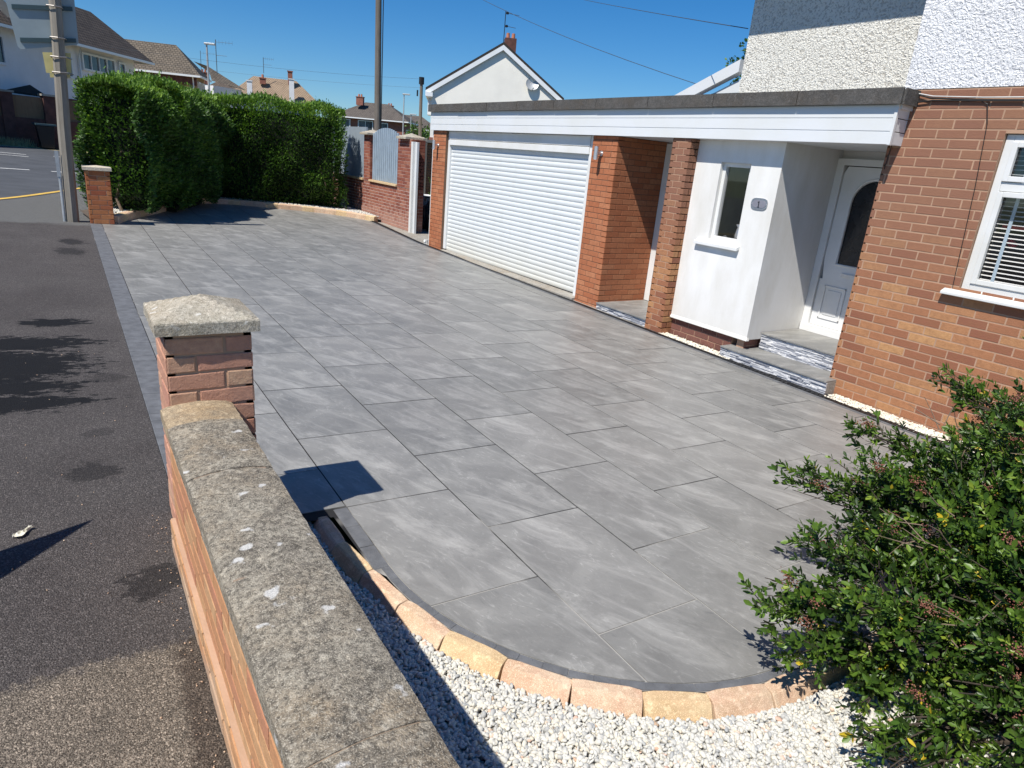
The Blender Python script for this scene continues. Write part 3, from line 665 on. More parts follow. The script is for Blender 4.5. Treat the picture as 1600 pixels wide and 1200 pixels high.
bricks(b, 'x', py1, px0, px1, -.1, 1.005, 1, phase=0, **kw); bricks(b, 'y', px1, py0, py1, -.1, 1.005, 1, phase=.5, **kw)
pil = build('pillar', b, [M['br_pillar'], M['mortar_near']], wall)
def cap_mb(cx, cy, z0, hx, edge, rise, flat=.0, n=14):
    mb = MB(); vs = []
    def zt(u, v): return z0 + edge + rise * (1 - max(abs(u), abs(v)))
    for i in range(n + 1):
        for k in range(n + 1):
            u, v = -1 + 2 * i / n, -1 + 2 * k / n
            r = .985 if max(abs(u), abs(v)) == 1 else 1
            vs.append((cx + hx * u * r, cy + hx * v * r, zt(u, v) + random.uniform(-.0012, .0012)))
    fs = [(i * (n + 1) + k, (i + 1) * (n + 1) + k, (i + 1) * (n + 1) + k + 1, i * (n + 1) + k + 1) for i in range(n) for k in range(n)]
    mb.add(vs, fs)
    ring = [(i, 0) for i in range(n)] + [(n, k) for k in range(n)] + [(i, n) for i in range(n, 0, -1)] + [(0, k) for k in range(n, 0, -1)]
    b0 = len(mb.v); lo = []; hi = []
    for (i, k) in ring:
        u, v = -1 + 2 * i / n, -1 + 2 * k / n; hi.append((cx + hx * u, cy + hx * v, z0 + edge - .006)); lo.append((cx + hx * u + random.uniform(-.002, .002), cy + hx * v + random.uniform(-.002, .002), z0))
    N = len(ring); top = [i * (n + 1) + k for i, k in ring]
    mb.v += hi + lo
    for q in range(N):
        r = (q + 1) % N
        mb.f += [[top[q], b0 + q, b0 + r, top[r]][::-1], [b0 + q, b0 + N + q, b0 + N + r, b0 + r][::-1]]; mb.mi += [0, 0]
    mb.f.append([b0 + N + q for q in range(N)]); mb.mi.append(0)
    return mb
build('pillar_cap', cap_mb(.438, 3.055, 1.005, .200, .052, .075), M['cap'], wall, smooth=False)

# ------------------------------------------------------------------ far gate pillar
fp = thing('gate_pillar', 'small square brick pillar with pale flat cap beside the wooden sign post', 'pillar', (.485, 13.42, .17))
b = MB(); mb = MB(); mb.box(.35, 13.3, .1, .62, 13.58, 1.035); b.add(mb.v, mb.f, 1)
for ax, pl, a0, a1, o in (('x', 13.26, .315, .655, -1), ('y', .315, 13.26, 13.60, -1), ('x', 13.60, .315, .655, 1), ('y', .655, 13.26, 13.60, 1)):
    bricks(b, ax, pl, a0, a1, .1, 1.035, o, thick=.04, phase=.2 if ax == 'x' else .7, zoff=.02, bh=.0775)
build('brickwork', b, [M['br_far'], M['mortar_near']], fp); build('cap', cap_mb(.485, 13.43, 1.035, .205, .055, .02, n=6), M['cap_far'], fp)

# ------------------------------------------------------------------ sign post
sp = thing('sign_post', 'weathered wooden post carrying the back of a large grey sign and a small yellow plate', 'sign post', (.07, 13.4, .19))
mb = MB(); mb.tube([(.065, 13.4, .05), (.10, 13.4, 1.6), (.16, 13.4, 2.9), (.235, 13.4, 4.9)], [.094, .09, .083, .075], 8); build('pole', mb, M['pole'], sp)
mb = MB(); mb.tube([(-.045, 13.36, .1), (-.035, 13.36, .95)], .022, 8); mb.box(-.07, 13.335, .9, -.02, 13.355, 1.3); build('cable_guard', mb, M['galv'], sp)
d = Vector((.995, -.05, 0)); n_ = Vector((.05, .995, 0))
def panel_pts(P, off): return [Vector((x, 13.50, z)) + n_ * off for x, z in P]
mb = MB(); mb.prism(panel_pts([(-.33, 2.73), (-.365, 2.77), (-.47, 3.70), (-.44, 3.76), (.40, 3.85), (.44, 3.81), (.43, 2.93), (.40, 2.90)], 0), n_ * .004)
sg = build('sign_panel', mb, M['signback'], sp)
for z in (2.86, 3.30):
    mb = MB(); dx = (3.30 - z) * .12 if z < 3.1 else 0
    mb.prism([Vector((-.37 + (.05 if z < 3 else 0), 13.475, z - .03)), Vector((-.37 + (.05 if z < 3 else 0), 13.475, z + .03)), Vector((.40, 13.475, z + .13)), Vector((.40, 13.475, z + .07))], (0, .024, 0)); build('rail', mb, M['signrail'], sg)
mb = MB(); mb.prism([Vector((-.045, 13.49, 2.44)), Vector((-.06, 13.49, 2.73)), Vector((.31, 13.49, 2.77)), Vector((.29, 13.49, 2.47))], (0, .004, 0)); mb.prism([Vector((.0, 13.48, 2.44)), Vector((.0, 13.48, 2.38)), Vector((.27, 13.48, 2.41)), Vector((.27, 13.48, 2.46))], (0, .02, 0))
yp = build('yellow_plate', mb, M['yellowplate'], sp)
for z in (2.46, 2.68):
    mb = MB(); mb.tube([(.04 + .04 * (z - 2.4), 13.42, z - .01), (.04, 13.33, z), (.14, 13.30, z), (.24, 13.33, z + .01), (.31, 13.45, z + .0)], .010, 6); build('strap', mb, M['strap'], sp)
for z in (2.95, 3.38):
    mb = MB(); mb.tube([(.06, 13.46, z), (.07, 13.33, z), (.16, 13.30, z), (.25, 13.33, z), (.27, 13.46, z)], .010, 6); build('strap', mb, M['strap'], sp)

# ------------------------------------------------------------------ the house
house = thing('house', 'brick and white pebbledash house with flat roofed garage, white fascia and recessed front door', 'house', (6.8, 6.0, -.2))
FX = 6.25
# right brick wall, X = 6.40
win = (1.15, 2.67, 1.06, 2.33)
b = MB(); bricks(b, 'y', 6.40, -2.0, 3.60, -.40, 2.675, -1, holes=[win], thick=.20, zoff=-.03, phase=.35, bh=.0795, bl=.238, mo=.0125, proud=.0025)
bricks(b, 'x', 3.60, 6.40, 7.38, -.40, 2.675, 1, thick=.02, zoff=-.03)
build('brick_front_wall', b, [M['br_house'], M['mortar_pale']], house)
# garage piers
kwp = dict(thick=.09, zoff=-.02, mo=.008, proud=.004)
b = MB(); bricks(b, 'y', FX, 12.12, 12.66, -.3, 2.205, -1, **kwp); bricks(b, 'x', 12.66, FX, 7.2, -.3, 2.20, 1, **kwp); build('garage_pier', b, [M['br_garage'], M['mortar_dark']], house)
b = MB(); bricks(b, 'y', FX, 7.16, 7.68, -.3, 2.205, -1, phase=.5, **kwp); bricks(b, 'x', 7.16, FX, 7.22, -.3, 2.205, -1, phase=0, **kwp); build('garage_pier', b, [M['br_garage'], M['mortar_dark']], house)
b = MB(); bricks(b, 'y', 6.22, 5.84, 6.13, -.3, 2.205, -1, phase=0, bl=.193, thick=.22, zoff=-.01, proud=.003); bricks(b, 'x', 5.84, 6.22, 6.40, -.3, 2.205, -1, bl=.18, thick=.05, zoff=-.01, proud=.003); bricks(b, 'x', 6.13, 6.22, 6.45, -.3, 2.20, 1, thick=.05, zoff=-.01)
build('slim_brick_pier', b, [M['br_house'], M['mortar_pale']], house)
# side walls and inner carcass so the building is solid from any side
mb = MB(); mb.box(7.24, 7.18, -.3, 7.30, 12.59, 2.49); mb.box(6.38, 12.60, -.3, 9.54, 12.655, 2.49); mb.box(9.55, 3.6, -.3, 9.62, 12.6, 2.49); build('garage_carcass', mb, M['dark'], house)
# pebbledash upper walls
mb = MB(); mb.box(6.40, -2.0, 2.682, 6.60, 3.585, 5.6); mb.box(6.6, 3.40, 2.682, 7.40, 3.585, 5.6); build('upper_front_wall', mb, M['pebble_white'], house)
mb = MB(); mb.box(7.40, 3.585, 2.45, 7.60, 6.28, 5.2); mb.box(7.60, 6.08, 2.45, 12, 6.28, 5.2); build('upper_set_back_wall', mb, M['pebble_cream'], house)
mb = MB(); mb.prism([(6.0, -2.3, 5.55), (6.0, 3.5, 5.55), (9.5, 3.5, 8.2), (9.5, -2.3, 8.2)], (0, 0, .12)); mb.prism([(6.72, 3.59, 4.68), (6.72, 6.6, 4.68), (10, 6.6, 6.9), (10, 3.59, 6.9)], (0, 0, .12)); build('main_roof', mb, M['slate4'], house)
mb = MB(); mb.box(6.70, 3.59, 4.60, 7.40, 6.6, 4.68); mb.box(6.0, -2.3, 5.45, 6.4, 3.5, 5.55); build('eaves_soffit', mb, M['upvc2'], house)
# white clad gable seen past the pebbledash
mb = MB(); mb.prism([(8.6, 6.9, 3.36), (8.6, 9.0, 2.58), (8.6, 6.9, 2.58)], (.1, 0, 0)); cl = build('clad_gable', mb, M['upvc2'], house)
mb = MB()
for z in (2.82, 3.02, 3.22): mb.box(8.594, 6.9, z, 8.60, 6.9 + (3.36 - z) / .371, z + .006)
build('board_joint', mb, M['signrail'], cl)
mb = MB(); mb.prism([(8.52, 7.30, 3.30), (8.52, 7.30, 3.47), (8.52, 9.2, 2.76), (8.52, 9.2, 2.60)], (.13, 0, 0)); build('bargeboard', mb, M['upvc2'], house)
# flat roof, felt edge, fascia
mb = MB(); mb.box(6.22, 3.46, 2.50, 9.6, 12.74, 2.56); build('roof_deck', mb, M['upvc2'], house)
mb = MB(); mb.box(6.17, 3.44, 2.560, 7.395, 12.76, 2.655); mb.box(7.39, 6.29, 2.56, 9.65, 12.76, 2.655); ys = 3.44
while ys < 12.7:
    yn = min(ys + random.uniform(.9, 1.1), 12.76); q = random.uniform(0, .006)
    mb.prism([(6.150 - q, ys + .004, 2.535), (6.150 - q, ys + .004, 2.668), (6.150 - q, yn - .004, 2.668 + random.uniform(-.003, .003)), (6.150 - q, yn - .004, 2.535 + random.uniform(-.004, .004))], (.019 + q, 0, 0)); ys = yn
mb.box(6.17, 3.425, 2.535, 6.41, 3.44, 2.665)
build('felt_roof_edge', mb, M['felt'], house)
mb = MB()
for k in range(3):
    z0 = 2.205 + k * .111; dx = .003 * (k % 2)
    mb.box(6.196, 3.49, z0, 6.215, 12.72, z0 + .104); mb.box(6.200, 3.49, z0 + .104, 6.215, 12.72, z0 + .111)
    mb.box(6.215, 3.478, z0, 6.398, 3.49, z0 + .104)
mb.box(6.188, 3.472, 2.20, 6.222, 3.50, 2.54)
build('fascia', mb, M['upvc2'], house, bevel=.002)
mb = MB()
for k in range(10): mb.box(6.216 + k * .118, 3.50, 2.206, 6.216 + k * .118 + .114, 7.15, 2.214)
mb.box(6.216, 7.15, 2.2065, 6.42, 12.7, 2.2135)
build('soffit', mb, M['upvc2'], house)
# garage door
gd = MB(); prof = []; z = -.045; nrow = 26; hh = (1.97 - z) / nrow
for r in range(nrow):
    for s in range(6):
        t_ = s / 5; prof.append((z + hh * (r + t_ * .94), .009 * math.sin(math.pi * t_) ** .7)); 
    prof.append((z + hh * (r + .97), -.004))
vs = []
for (zz, dd) in prof:
    vs += [(6.345 - dd, 7.80, zz), (6.345 - dd, 12.03, zz)]
gd.add(vs, [(2 * i, 2 * i + 2, 2 * i + 3, 2 * i + 1) for i in range(len(prof) - 1)])
dr = build('garage_door', gd, M['door_white'], house)
for ga, gb, gc in ((7.685, 7.805, -.13), (12.025, 12.118, -.02)):
    mb = MB(); mb.box(6.30, ga, gc, 6.37, gb, 2.20); build('guide_rail', mb, M['upvc'], house, bevel=.004)
mb = MB(); mb.box(6.285, 7.79, 2.06, 6.36, 12.04, 2.20); mb.box(6.278, 7.79, 1.955, 6.36, 12.04, 2.052); build('door_hood', mb, M['upvc'], house, bevel=.004)
mb = MB(); mb.prism([(6.17, 7.68, gz(6.2, 7.68) - .05), (6.17, 7.68, -.125), (6.42, 7.68, -.085), (6.42, 7.68, -.3)], (0, 4.45, 0))
mb.prism([(6.19, 7.68, -.12), (6.19, 7.68, -.09), (6.42, 7.68, -.055), (6.42, 7.68, -.1)], (0, 4.45, 0.03)); build('door_sill', mb, M['concrete'], house)
# recess beside the garage: white door frame, step
mb = MB(); mb.box(7.20, 6.10, -.1, 7.26, 7.18, 2.22); build('recess_wall', mb, M['render'], house)
sd = MB(); sd.box(7.15, 7.05, -.03, 7.22, 7.158, 2.19); sd.box(7.15, 6.10, 2.11, 7.22, 7.05, 2.19); sdf = build('side_door_frame', sd, M['upvc'], house, bevel=.004)
mb = MB(); mb.box(7.165, 6.2, -.02, 7.205, 7.045, 2.105); build('side_door', mb, M['upvc'], sdf)
def stepblock(name, x0, y0, x1, y1, z0, z1):
    mb = MB(); mb.box(x0 + .02, y0, z0, x1, y1, z1 - .018); s = build(name, mb, M['concrete'], house)
    mb = MB(); mb.box(x0 - .012, y0 + .002, z1 - .018, x1, y1 - .002, z1); 
    for i in range(len(mb.v)): pass
    mb.at = {'tuv': [(v[1] * .9, v[0] * .7, x0) for v in mb.v], 'rnd': [.5] * len(mb.v)}
    build('tread', mb, M['tile'], s, bevel=.002)
    # split-face cladding strips on the riser
    mb = MB(); zz = z0
    while zz < z1 - .025:
        h = random.uniform(.009, .017); yy = y0
        while yy < y1:
            l = random.uniform(.06, .22); mb.box(x0 + .018 - random.uniform(.002, .020), yy, zz, x0 + .02, min(yy + l, y1), min(zz + h, z1 - .019), rnd=float(random.random())); yy += l
        zz += h
    build('riser_cladding', mb, M['splitface'], s)
t = NT('split_face_quartz'); c = t.ramp(t.attr('rnd'), [(0, (.16, .17, .20)), (.3, (.42, .43, .46)), (.6, (.72, .72, .72)), (1, (.82, .81, .79))]); c = t.mix(t.ramp(t.noise(t.map(t.obj(), (1, 6, 40)), 3, 4), [(.4, 0), (.6, .7)]), c, (.28, .29, .33))
M['splitface'] = t.set(color=c, rough=.6, normal=t.bump(t.noise(t.obj(), 90, 4), .6, .01))
stepblock('side_step', 6.23, 6.13, 7.2, 7.155, -.30, -.035)
stepblock('lower_step', 6.23, 3.52, 6.66, 4.88, -.30, -.045)
stepblock('upper_step', 6.60, 3.62, 7.42, 4.642, -.10, .150)
# white porch wall with window
WX = 6.36; wn = (5.04, 5.46, 1.10, 1.97)
mb = MB()
for (a0, a1, z0, z1) in ((4.65, 5.04, .07, 2.21), (5.46, 5.84, .07, 2.21), (5.04, 5.46, .07, 1.10), (5.04, 5.46, 1.97, 2.21)): mb.box(WX, a0, z0, WX + .14, a1, z1)
mb.box(WX + .14, 4.65, .07, 7.40, 4.79, 2.21)
build('porch_wall', mb, M['render'], house)
mb = MB(); mb.prism([(WX, 4.65, .10), (WX - .018, 4.635, .072), (WX - .018, 4.635, .060), (WX + .03, 4.635, .060), (WX + .03, 4.65, .10)], (0, 1.2, 0)); build('bell_bead', mb, M['render'], house)
b = MB(); bricks(b, 'y', 6.40, 4.88, 5.84, -.32, .06, -1, thick=.1, zoff=-.02); bricks(b, 'x', 4.70, 6.40, 7.3, -.32, .06, -1, thick=.1, zoff=-.02); build('plinth_brickwork', b, [M['br_plinth'], M['mortar_pale']], house)
def window(parent, x, y0, y1, z0, z1, fw, bars=(), depth=.06, mat='upvc', sashes=True):
    """frame with outer members, then a pane sheet; bars: list of (kind, position)"""
    mb = MB(); mb.box(x, y0, z0, x + depth, y0 + fw, z1); mb.box(x, y1 - fw, z0, x + depth, y1, z1); mb.box(x, y0 + fw, z0, x + depth, y1 - fw, z0 + fw); mb.box(x, y0 + fw, z1 - fw, x + depth, y1 - fw, z1)
    for k, p_ in bars:
        if k == 'h': mb.box(x + .003, y0 + fw, p_ - fw * .6, x + depth, y1 - fw, p_ + fw * .6)
        else: mb.box(x + .003, p_ - fw * .6, z0 + fw, x + depth, p_ + fw * .6, z1 - fw)
    f = build('window', mb, M[mat], parent, bevel=.004)
    mb = MB(); mb.add([(x + .035, y0 + .01, z0 + .01), (x + .035, y1 - .01, z0 + .01), (x + .035, y1 - .01, z1 - .01), (x + .035, y0 + .01, z1 - .01)], [(0, 3, 2, 1)]); build('pane', mb, M['glass'], f)
    return f
wf = window(house, WX + .045, wn[0], wn[1], wn[2], wn[3], .045)
mb = MB(); mb.box(WX - .055, 4.99, 1.045, WX + .06, 5.62, 1.062); mb.prism([(WX - .055, 4.985, 1.045), (WX - .055, 4.985, 1.026), (WX - .045, 4.985, 1.026), (WX + .01, 4.985, 1.046), (WX + .05, 4.985, 1.10), (WX - .05, 4.985, 1.066)], (0, .64, 0)); build('window_sill', mb, M['upvc'], wf, bevel=.003)
mb = MB(); mb.add([(6.52, 4.80, 1.0), (6.52, 5.7, 1.0), (6.52, 5.7, 2.2), (6.52, 4.80, 2.2), (7.3, 4.80, 1.0), (7.3, 5.7, 1.0), (7.3, 5.7, 2.2), (7.3, 4.80, 2.2)], [(4, 5, 6, 7), (0, 4, 7, 3), (1, 2, 6, 5), (0, 1, 5, 4), (3, 7, 6, 2)]); build('porch_interior', mb, M['room'], house)
mb = MB(); mb.box(6.46, 5.04, 1.08, 6.64, 5.48, 1.10); build('inner_sill', mb, M['upvc'], wf)
vz = 1.10; mb = MB(); pr = [(0, .028), (.02, .05), (.07, .058), (.13, .048), (.17, .040), (.20, .058), (.205, .050), (.17, .034)]
vase = tag(build('vase', mb.add([(6.55 + r * math.cos(k * .3927), 5.17 + r * math.sin(k * .3927), vz + z) for z, r in pr for k in range(16)], [(i * 16 + k, i * 16 + (k + 1) % 16, (i + 1) * 16 + (k + 1) % 16, (i + 1) * 16 + k) for i in range(len(pr) - 1) for k in range(16)]), M['steel'], smooth=True, origin=(6.55, 5.17, vz)), 'silver metal pot standing on the sill inside the narrow porch window', 'pot')
mb = MB(); mb.tube([(6.53, 5.36, vz), (6.53, 5.36, vz + .03), (6.53, 5.36, vz + .055)], [.028, .034, .02], 12); tag(build('small_jar', mb, M['silver'], smooth=True, origin=(6.53, 5.36, vz)), 'small low jar beside the silver pot inside the porch window', 'jar')
# house number plate with a 1
mb = MB(); cy, cz = 4.835, 1.56; n = 32; P = []
for k in range(n):
    a = 2 * math.pi * k / n; P.append((WX - .010, cy + .108 * math.copysign(abs(math.cos(a)) ** .55, math.cos(a)), cz + .062 * math.copysign(abs(math.sin(a)) ** .8, math.sin(a)) + .004))
mb.prism(P, (.010, 0, 0)); npl = build('number_plate', mb, M['silver'], house)
mb = MB(); mb.prism([(WX - .010 - .0005 + 0, q[1] * .80 + cy * .20, q[2] * .66 + cz * .34) for q in P], (-.003, 0, 0)); build('plate_face', mb, m_plain('plate_face', (.22, .22, .26), .4, .1), npl)
mb = MB(); mb.box(WX - .0165, cy - .004, cz - .028, WX - .0135, cy + .005, cz + .032); mb.box(WX - .0165, cy + .005, cz + .018, WX - .0135, cy + .014, cz + .026); mb.box(WX - .0165, cy - .013, cz - .033, WX - .0135, cy + .014, cz - .028); build('digit', mb, M['black'], npl)
for s in (-1, 1):
    mb = MB(); mb.tube([(WX - .016, cy + s * .094, cz), (WX - .010, cy + s * .094, cz)], .006, 10); build('screw', mb, M['steel'], npl)
# wall lamps
for (ly, lz) in ((7.46, 1.975), (12.42, 1.935)):
    mb = MB(); mb.tube([(6.145, ly, lz - .085), (6.145, ly, lz + .085)], .031, 20); mb.tube([(6.145, ly, lz - .08), (6.145, ly, lz + .087)], .026, 20); lp = build('wall_lamp', mb, M['steel'], house, bevel=.002)
    mb = MB(); mb.tube([(6.17, ly, lz), (6.245, ly, lz)], .020, 14); mb.tube([(6.232, ly, lz), (6.246, ly, lz)], .034, 16); build('bracket', mb, M['steel'], lp)
    mb = MB(); mb.tube([(6.145, ly, lz - .087), (6.145, ly, lz - .083)], .024, 16); build('lens', mb, M['dark'], lp)
# front door in the recess
mb = MB(); mb.box(7.40, 3.40, -.1, 7.46, 3.60, 2.22); mb.box(7.40, 3.62, 2.10, 7.46, 4.66, 2.22); build('door_head', mb, M['render'], house)
df = MB(); df.box(7.33, 4.56, .15, 7.41, 4.648, 2.12); df.box(7.33, 3.64, .15, 7.41, 3.73, 2.12); df.box(7.33, 3.73, 2.05, 7.41, 4.56, 2.12); df.box(7.335, 4.648, .151, 7.40, 4.60 + .05, 2.20); df.box(7.31, 3.64, .151, 7.41, 4.64, .235)
dfr = build('front_door_frame', df, M['upvc'], house, bevel=.005)
dd = MB(); AY, AR, AZ = 4.145, .245, 1.66
# door leaf with arched light: ring of quads between the opening and the leaf's edge
op = [(AY - AR, .98)] + [(AY - AR, .98 + k * .17) for k in range(1, 4)] + [(AY - AR * math.cos(R(a)), AZ + AR * math.sin(R(a))) for a in range(0, 181, 12)] + [(AY + AR, 1.49 - k * .17) for k in range(0, 4)]
def edge(q):
    y, z = q; cy_, cz_ = AY, 1.35; dy, dz = y - cy_, z - cz_; k = min((.41 / abs(dy)) if abs(dy) > 1e-6 else 9e9, ((.69 if dz > 0 else .37 + .2) / abs(dz)) if abs(dz) > 1e-6 else 9e9); return (cy_ + dy * k, cz_ + dz * k)
N = len(op); O2 = [edge(q) for q in op]
for i in range(N):
    a, b_ = op[i], op[(i + 1) % N]; A, B_ = O2[i], O2[(i + 1) % N]
    dd.prism([(7.36, *a), (7.36, *A), (7.36, *B_), (7.36, *b_)], (.035, 0, 0))
dd.box(7.3605, 3.735, .24, 7.3945, 4.555, .785); 
leaf = build('front_door', dd, M['upvc'], dfr)
mb = MB(); mb.prism([(7.375, *q) for q in op], (.006, 0, 0)); build('arched_glass', mb, M['farglass'] if False else M['doorglass'] if 'doorglass' in M else M['glass'], leaf)
mb = MB(); rim = [Vector((7.357, AY + (q[0] - AY) * 1.04, 1.35 + (q[1] - 1.35) * 1.03)) for q in op]; rim.append(rim[0]); mb.tube(rim, .012, 6, cap=False); build('glass_bead', mb, M['upvc'], leaf)
mb = MB()
for (y0, y1, z0, z1) in ((4.20, 4.47, .33, .72), (3.82, 4.09, .33, .72)):
    for (a, b_, c_, d_) in ((y0, z0, y1, z0 + .018), (y0, z1 - .018, y1, z1), (y0, z0, y0 + .018, z1), (y1 - .018, z0, y1, z1)): mb.box(7.350, a, b_, 7.361, c_, d_)
    mb.box(7.354, y0 + .05, z0 + .05, 7.361, y1 - .05, z1 - .05)
build('door_panel', mb, M['upvc'], leaf, bevel=.004)
mb = MB(); mb.box(7.343, 4.03, .845, 7.360, 4.30, .885); mb.box(7.340, 4.045, .852, 7.344, 4.285, .878); build('letter_box', mb, M['steel'], leaf)
mb = MB(); mb.box(7.46, 3.0, 0, 7.5, 4.9, 2.2); build('hall_back', mb, M['dark'], house)
# big window at the right
x = 6.43; wf = window(house, x, win[0] + .005, win[1] - .005, win[2] + .005, win[3] - .005, .060, [('h', 1.925), ('v', 1.90)], depth=.07)
mb = MB()
for (y0, y1, z0, z1) in ((1.935, 2.605, 1.125, 1.885), (1.935, 2.605, 1.965, 2.27), (1.215, 1.865, 1.125, 1.885), (1.215, 1.865, 1.965, 2.27)):
    for (a, b_, c_, d_) in ((y0, z0, y0 + .042, z1), (y1 - .042, z0, y1, z1), (y0 + .042, z0, y1 - .042, z0 + .042), (y0 + .042, z1 - .042, y1 - .042, z1)): mb.box(x - .012, a, b_, x + .03, c_, d_)
build('sash', mb, M['upvc'], wf, bevel=.004)
mb = MB(); mb.prism([(6.335, .95, 1.030), (6.335, .95, 1.008), (6.345, .95, 1.004), (6.45, .95, 1.03), (6.45, .95, 1.075)], (0, 1.83, 0)); build('window_sill', mb, M['upvc'], wf, bevel=.003)
bl = MB(); z = 1.16
while z < 2.22: bl.prism([(6.545, 1.2, z), (6.545, 1.2, z + .002), (6.565, 1.2, z + .009), (6.565, 1.2, z + .007)], (0, 1.42, 0)); z += .036
bd = build('venetian_blind', bl, M['blind'], wf)
mb = MB()
for yy in (2.49, 2.20, 1.9, 1.6, 1.3): mb.box(6.536, yy - .013, 1.12, 6.540, yy + .013, 2.26)
build('ladder_tape', mb, M['tape'], bd)
mb = MB(); mb.add([(6.60, .9, .8), (6.60, 2.9, .8), (6.60, 2.9, 2.5), (6.60, .9, 2.5), (8.4, .9, .8), (8.4, 2.9, .8), (8.4, 2.9, 2.5), (8.4, .9, 2.5)], [(4, 5, 6, 7), (0, 4, 7, 3), (1, 2, 6, 5), (0, 1, 5, 4), (3, 7, 6, 2)]); build('room_interior', mb, M['dark'], house)
mb = MB(); mb.tube([(6.75, 2.20, 1.60), (6.75, 2.62, 1.62)], .02, 8); mb.tube([(6.78, 2.50, 1.45), (6.78, 2.55, 1.50)], .03, 8); tag(build('red_lead', mb, M['red'], origin=(6.75, 2.4, 1.6)), 'crimson red strip hanging behind the slats of the big window', 'cloth strip')
# cables on the brick
mb = MB(); mb.tube([(6.382, 3.60, 2.66), (6.375, 3.46, 2.64), (6.378, 3.32, 2.605), (6.38, 3.0, 2.585), (6.38, 2.4, 2.57), (6.38, 1.2, 2.56)], .007, 8)
mb.tube([(6.38, 3.52, 2.56), (6.38, 3.3, 2.585), (6.38, 2.8, 2.572), (6.38, 2.0, 2.56)], .006, 8)
mb.tube([(6.382, 3.52, 2.56), (6.384, 3.51, 2.35), (6.386, 3.56, 2.2), (6.386, 3.575, 2.0)], .004, 6)
mb.tube([(6.382, 2.93, 2.58), (6.386, 2.86, 2.55), (6.388, 2.82, 2.40), (6.388, 2.77, 1.9), (6.388, 2.715, 1.08)], .0035, 6)
build('wall_cable', mb, M['cable'], house)
mb = MB(); mb.tube([(6.372, 3.66, 2.695), (6.370, 3.50, 2.655), (6.372, 3.30, 2.618), (6.372, 2.9, 2.60), (6.372, 1.2, 2.575)], .0045, 8); build('white_cable', mb, M['whitecable'], house)

# ------------------------------------------------------------------ garden wall, panels, gate gap
gw = thing('garden_wall', 'dark red brick garden wall with capped piers and arched blue grey slatted panel', 'wall', (6.9, 16.5, 0))
b = MB(); bricks(b, 'y', 6.75, 14.72, 22.5, -.3, .94, -1, thick=.20, zoff=-.03, phase=.2, mo=.016); bricks(b, 'y', 6.74, 14.72, 15.50, .94, 2.03, -1, thick=.32, zoff=-.03); bricks(b, 'x', 14.72, 6.74, 7.07, -.3, 2.03, -1, thick=.05, zoff=-.03)
bricks(b, 'y', 6.74, 17.28, 17.72, .94, 2.08, -1, thick=.32, zoff=-.03); bricks(b, 'x', 17.28, 6.74, 7.07, .94, 2.08, -1, thick=.05, zoff=-.03)
build('brickwork', b, [M['br_fence'], M['mortar_white']], gw)
for y in (15.11, 17.50): build('pier_cap', cap_mb(6.90, y, 2.03 if y < 16 else 2.08, .27, .05, .09, n=8), M['cap'], gw)
mb = MB(); mb.box(6.70, 15.50, .94, 6.97, 17.28, .985); mb.box(6.70, 17.72, .94, 6.97, 22.5, .985); build('ledge', mb, M['tan_y'], gw)
mb = MB(); y = 15.52
while y < 17.26:
    zt = 2.10 + .16 * (1 - ((y + .04 - 16.39) / .87) ** 2); mb.box(6.79, y, .99, 6.815, y + .098, zt); y += .1245
mb.box(6.835, 15.505, 1.0, 6.842, 17.275, 2.05); mb.box(6.816, 15.51, 1.15, 6.834, 17.27, 1.23); mb.box(6.815, 15.51, 1.85, 6.85, 17.27, 1.93); build('slatted_panel', mb, M['greypanel2'], gw, bevel=.003)
mb = MB(); mb.box(6.80, 17.73, .99, 6.84, 22.5, 2.27); build('solid_panel', mb, M['greypanel'], gw)
gp_ = thing('gate_post', 'tall narrow white gate post standing against the brick garden wall pier', 'gate post', (6.78, 14.6, -.05))
mb = MB(); mb.box(6.70, 14.60, -.08, 6.80, 14.69, 1.98); build('post', mb, M['upvc'], gp_, bevel=.004)
mb = MB(); mb.box(6.745, 14.47, -.06, 6.80, 14.555, 1.975); mb.box(6.77, 14.555, -.05, 6.79, 14.60, 1.96); build('stop_rail', mb, M['upvc2'], gp_, bevel=.003)
bw = thing('back_garden_wall', 'brown brick wall with dark coping seen through the gap left of the garage', 'wall', (9, 18.5, -.1))
b = MB(); bricks(b, 'x', 18.6, 7.1, 12.5, -.3, 2.05, -1, thick=.22); build('brickwork', b, [M['br_garage'], M['mortar_dark']], bw)
mb = MB(); mb.box(7.07, 18.52, 2.05, 12.5, 18.88, 2.13); build('coping', mb, M['concrete'], bw)
mb = MB(); mb.box(8.55, 18.52, .6, 8.95, 18.585, 2.04); build('grey_panel', mb, M['pole'], bw)
# clutter in the gap
def lump(pts_r, seed, n=2600):
    V0, F0 = ico(4); V = V0.copy(); rs = np.random.default_rng(seed)
    for _ in range(14):
        k = rs.normal(size=3) * rs.uniform(2, 9); V *= (1 + .035 * np.sin(V0 @ k + rs.uniform(0, 6)))[:, None]
    return V * np.array(pts_r), F0
V, F = lump((.30, .34, .40), 3); V[:, 2] = np.maximum(V[:, 2], -.36); bag = bulk('rubbish_sack', V + np.array([7.60, 15.05, .29]), F, M['black'], smooth=True, origin=(7.60, 15.05, -.07)); tag(bag, 'crumpled black rubbish sack on the ground in the gap beside the garage', 'rubbish sack')
V, F = lump((.26, .30, .30), 5); bag = bulk('rubbish_sack', V + np.array([7.62, 15.62, .22]), F, M['black'], smooth=True, origin=(7.62, 15.6, -.07)); tag(bag, 'rear black sack below the white tub in the gap beside the garage', 'rubbish sack')
mb = MB(); pr = [(.45, .20), (.50, .26), (.64, .31), (.80, .33), (.81, .35), (.795, .35)]
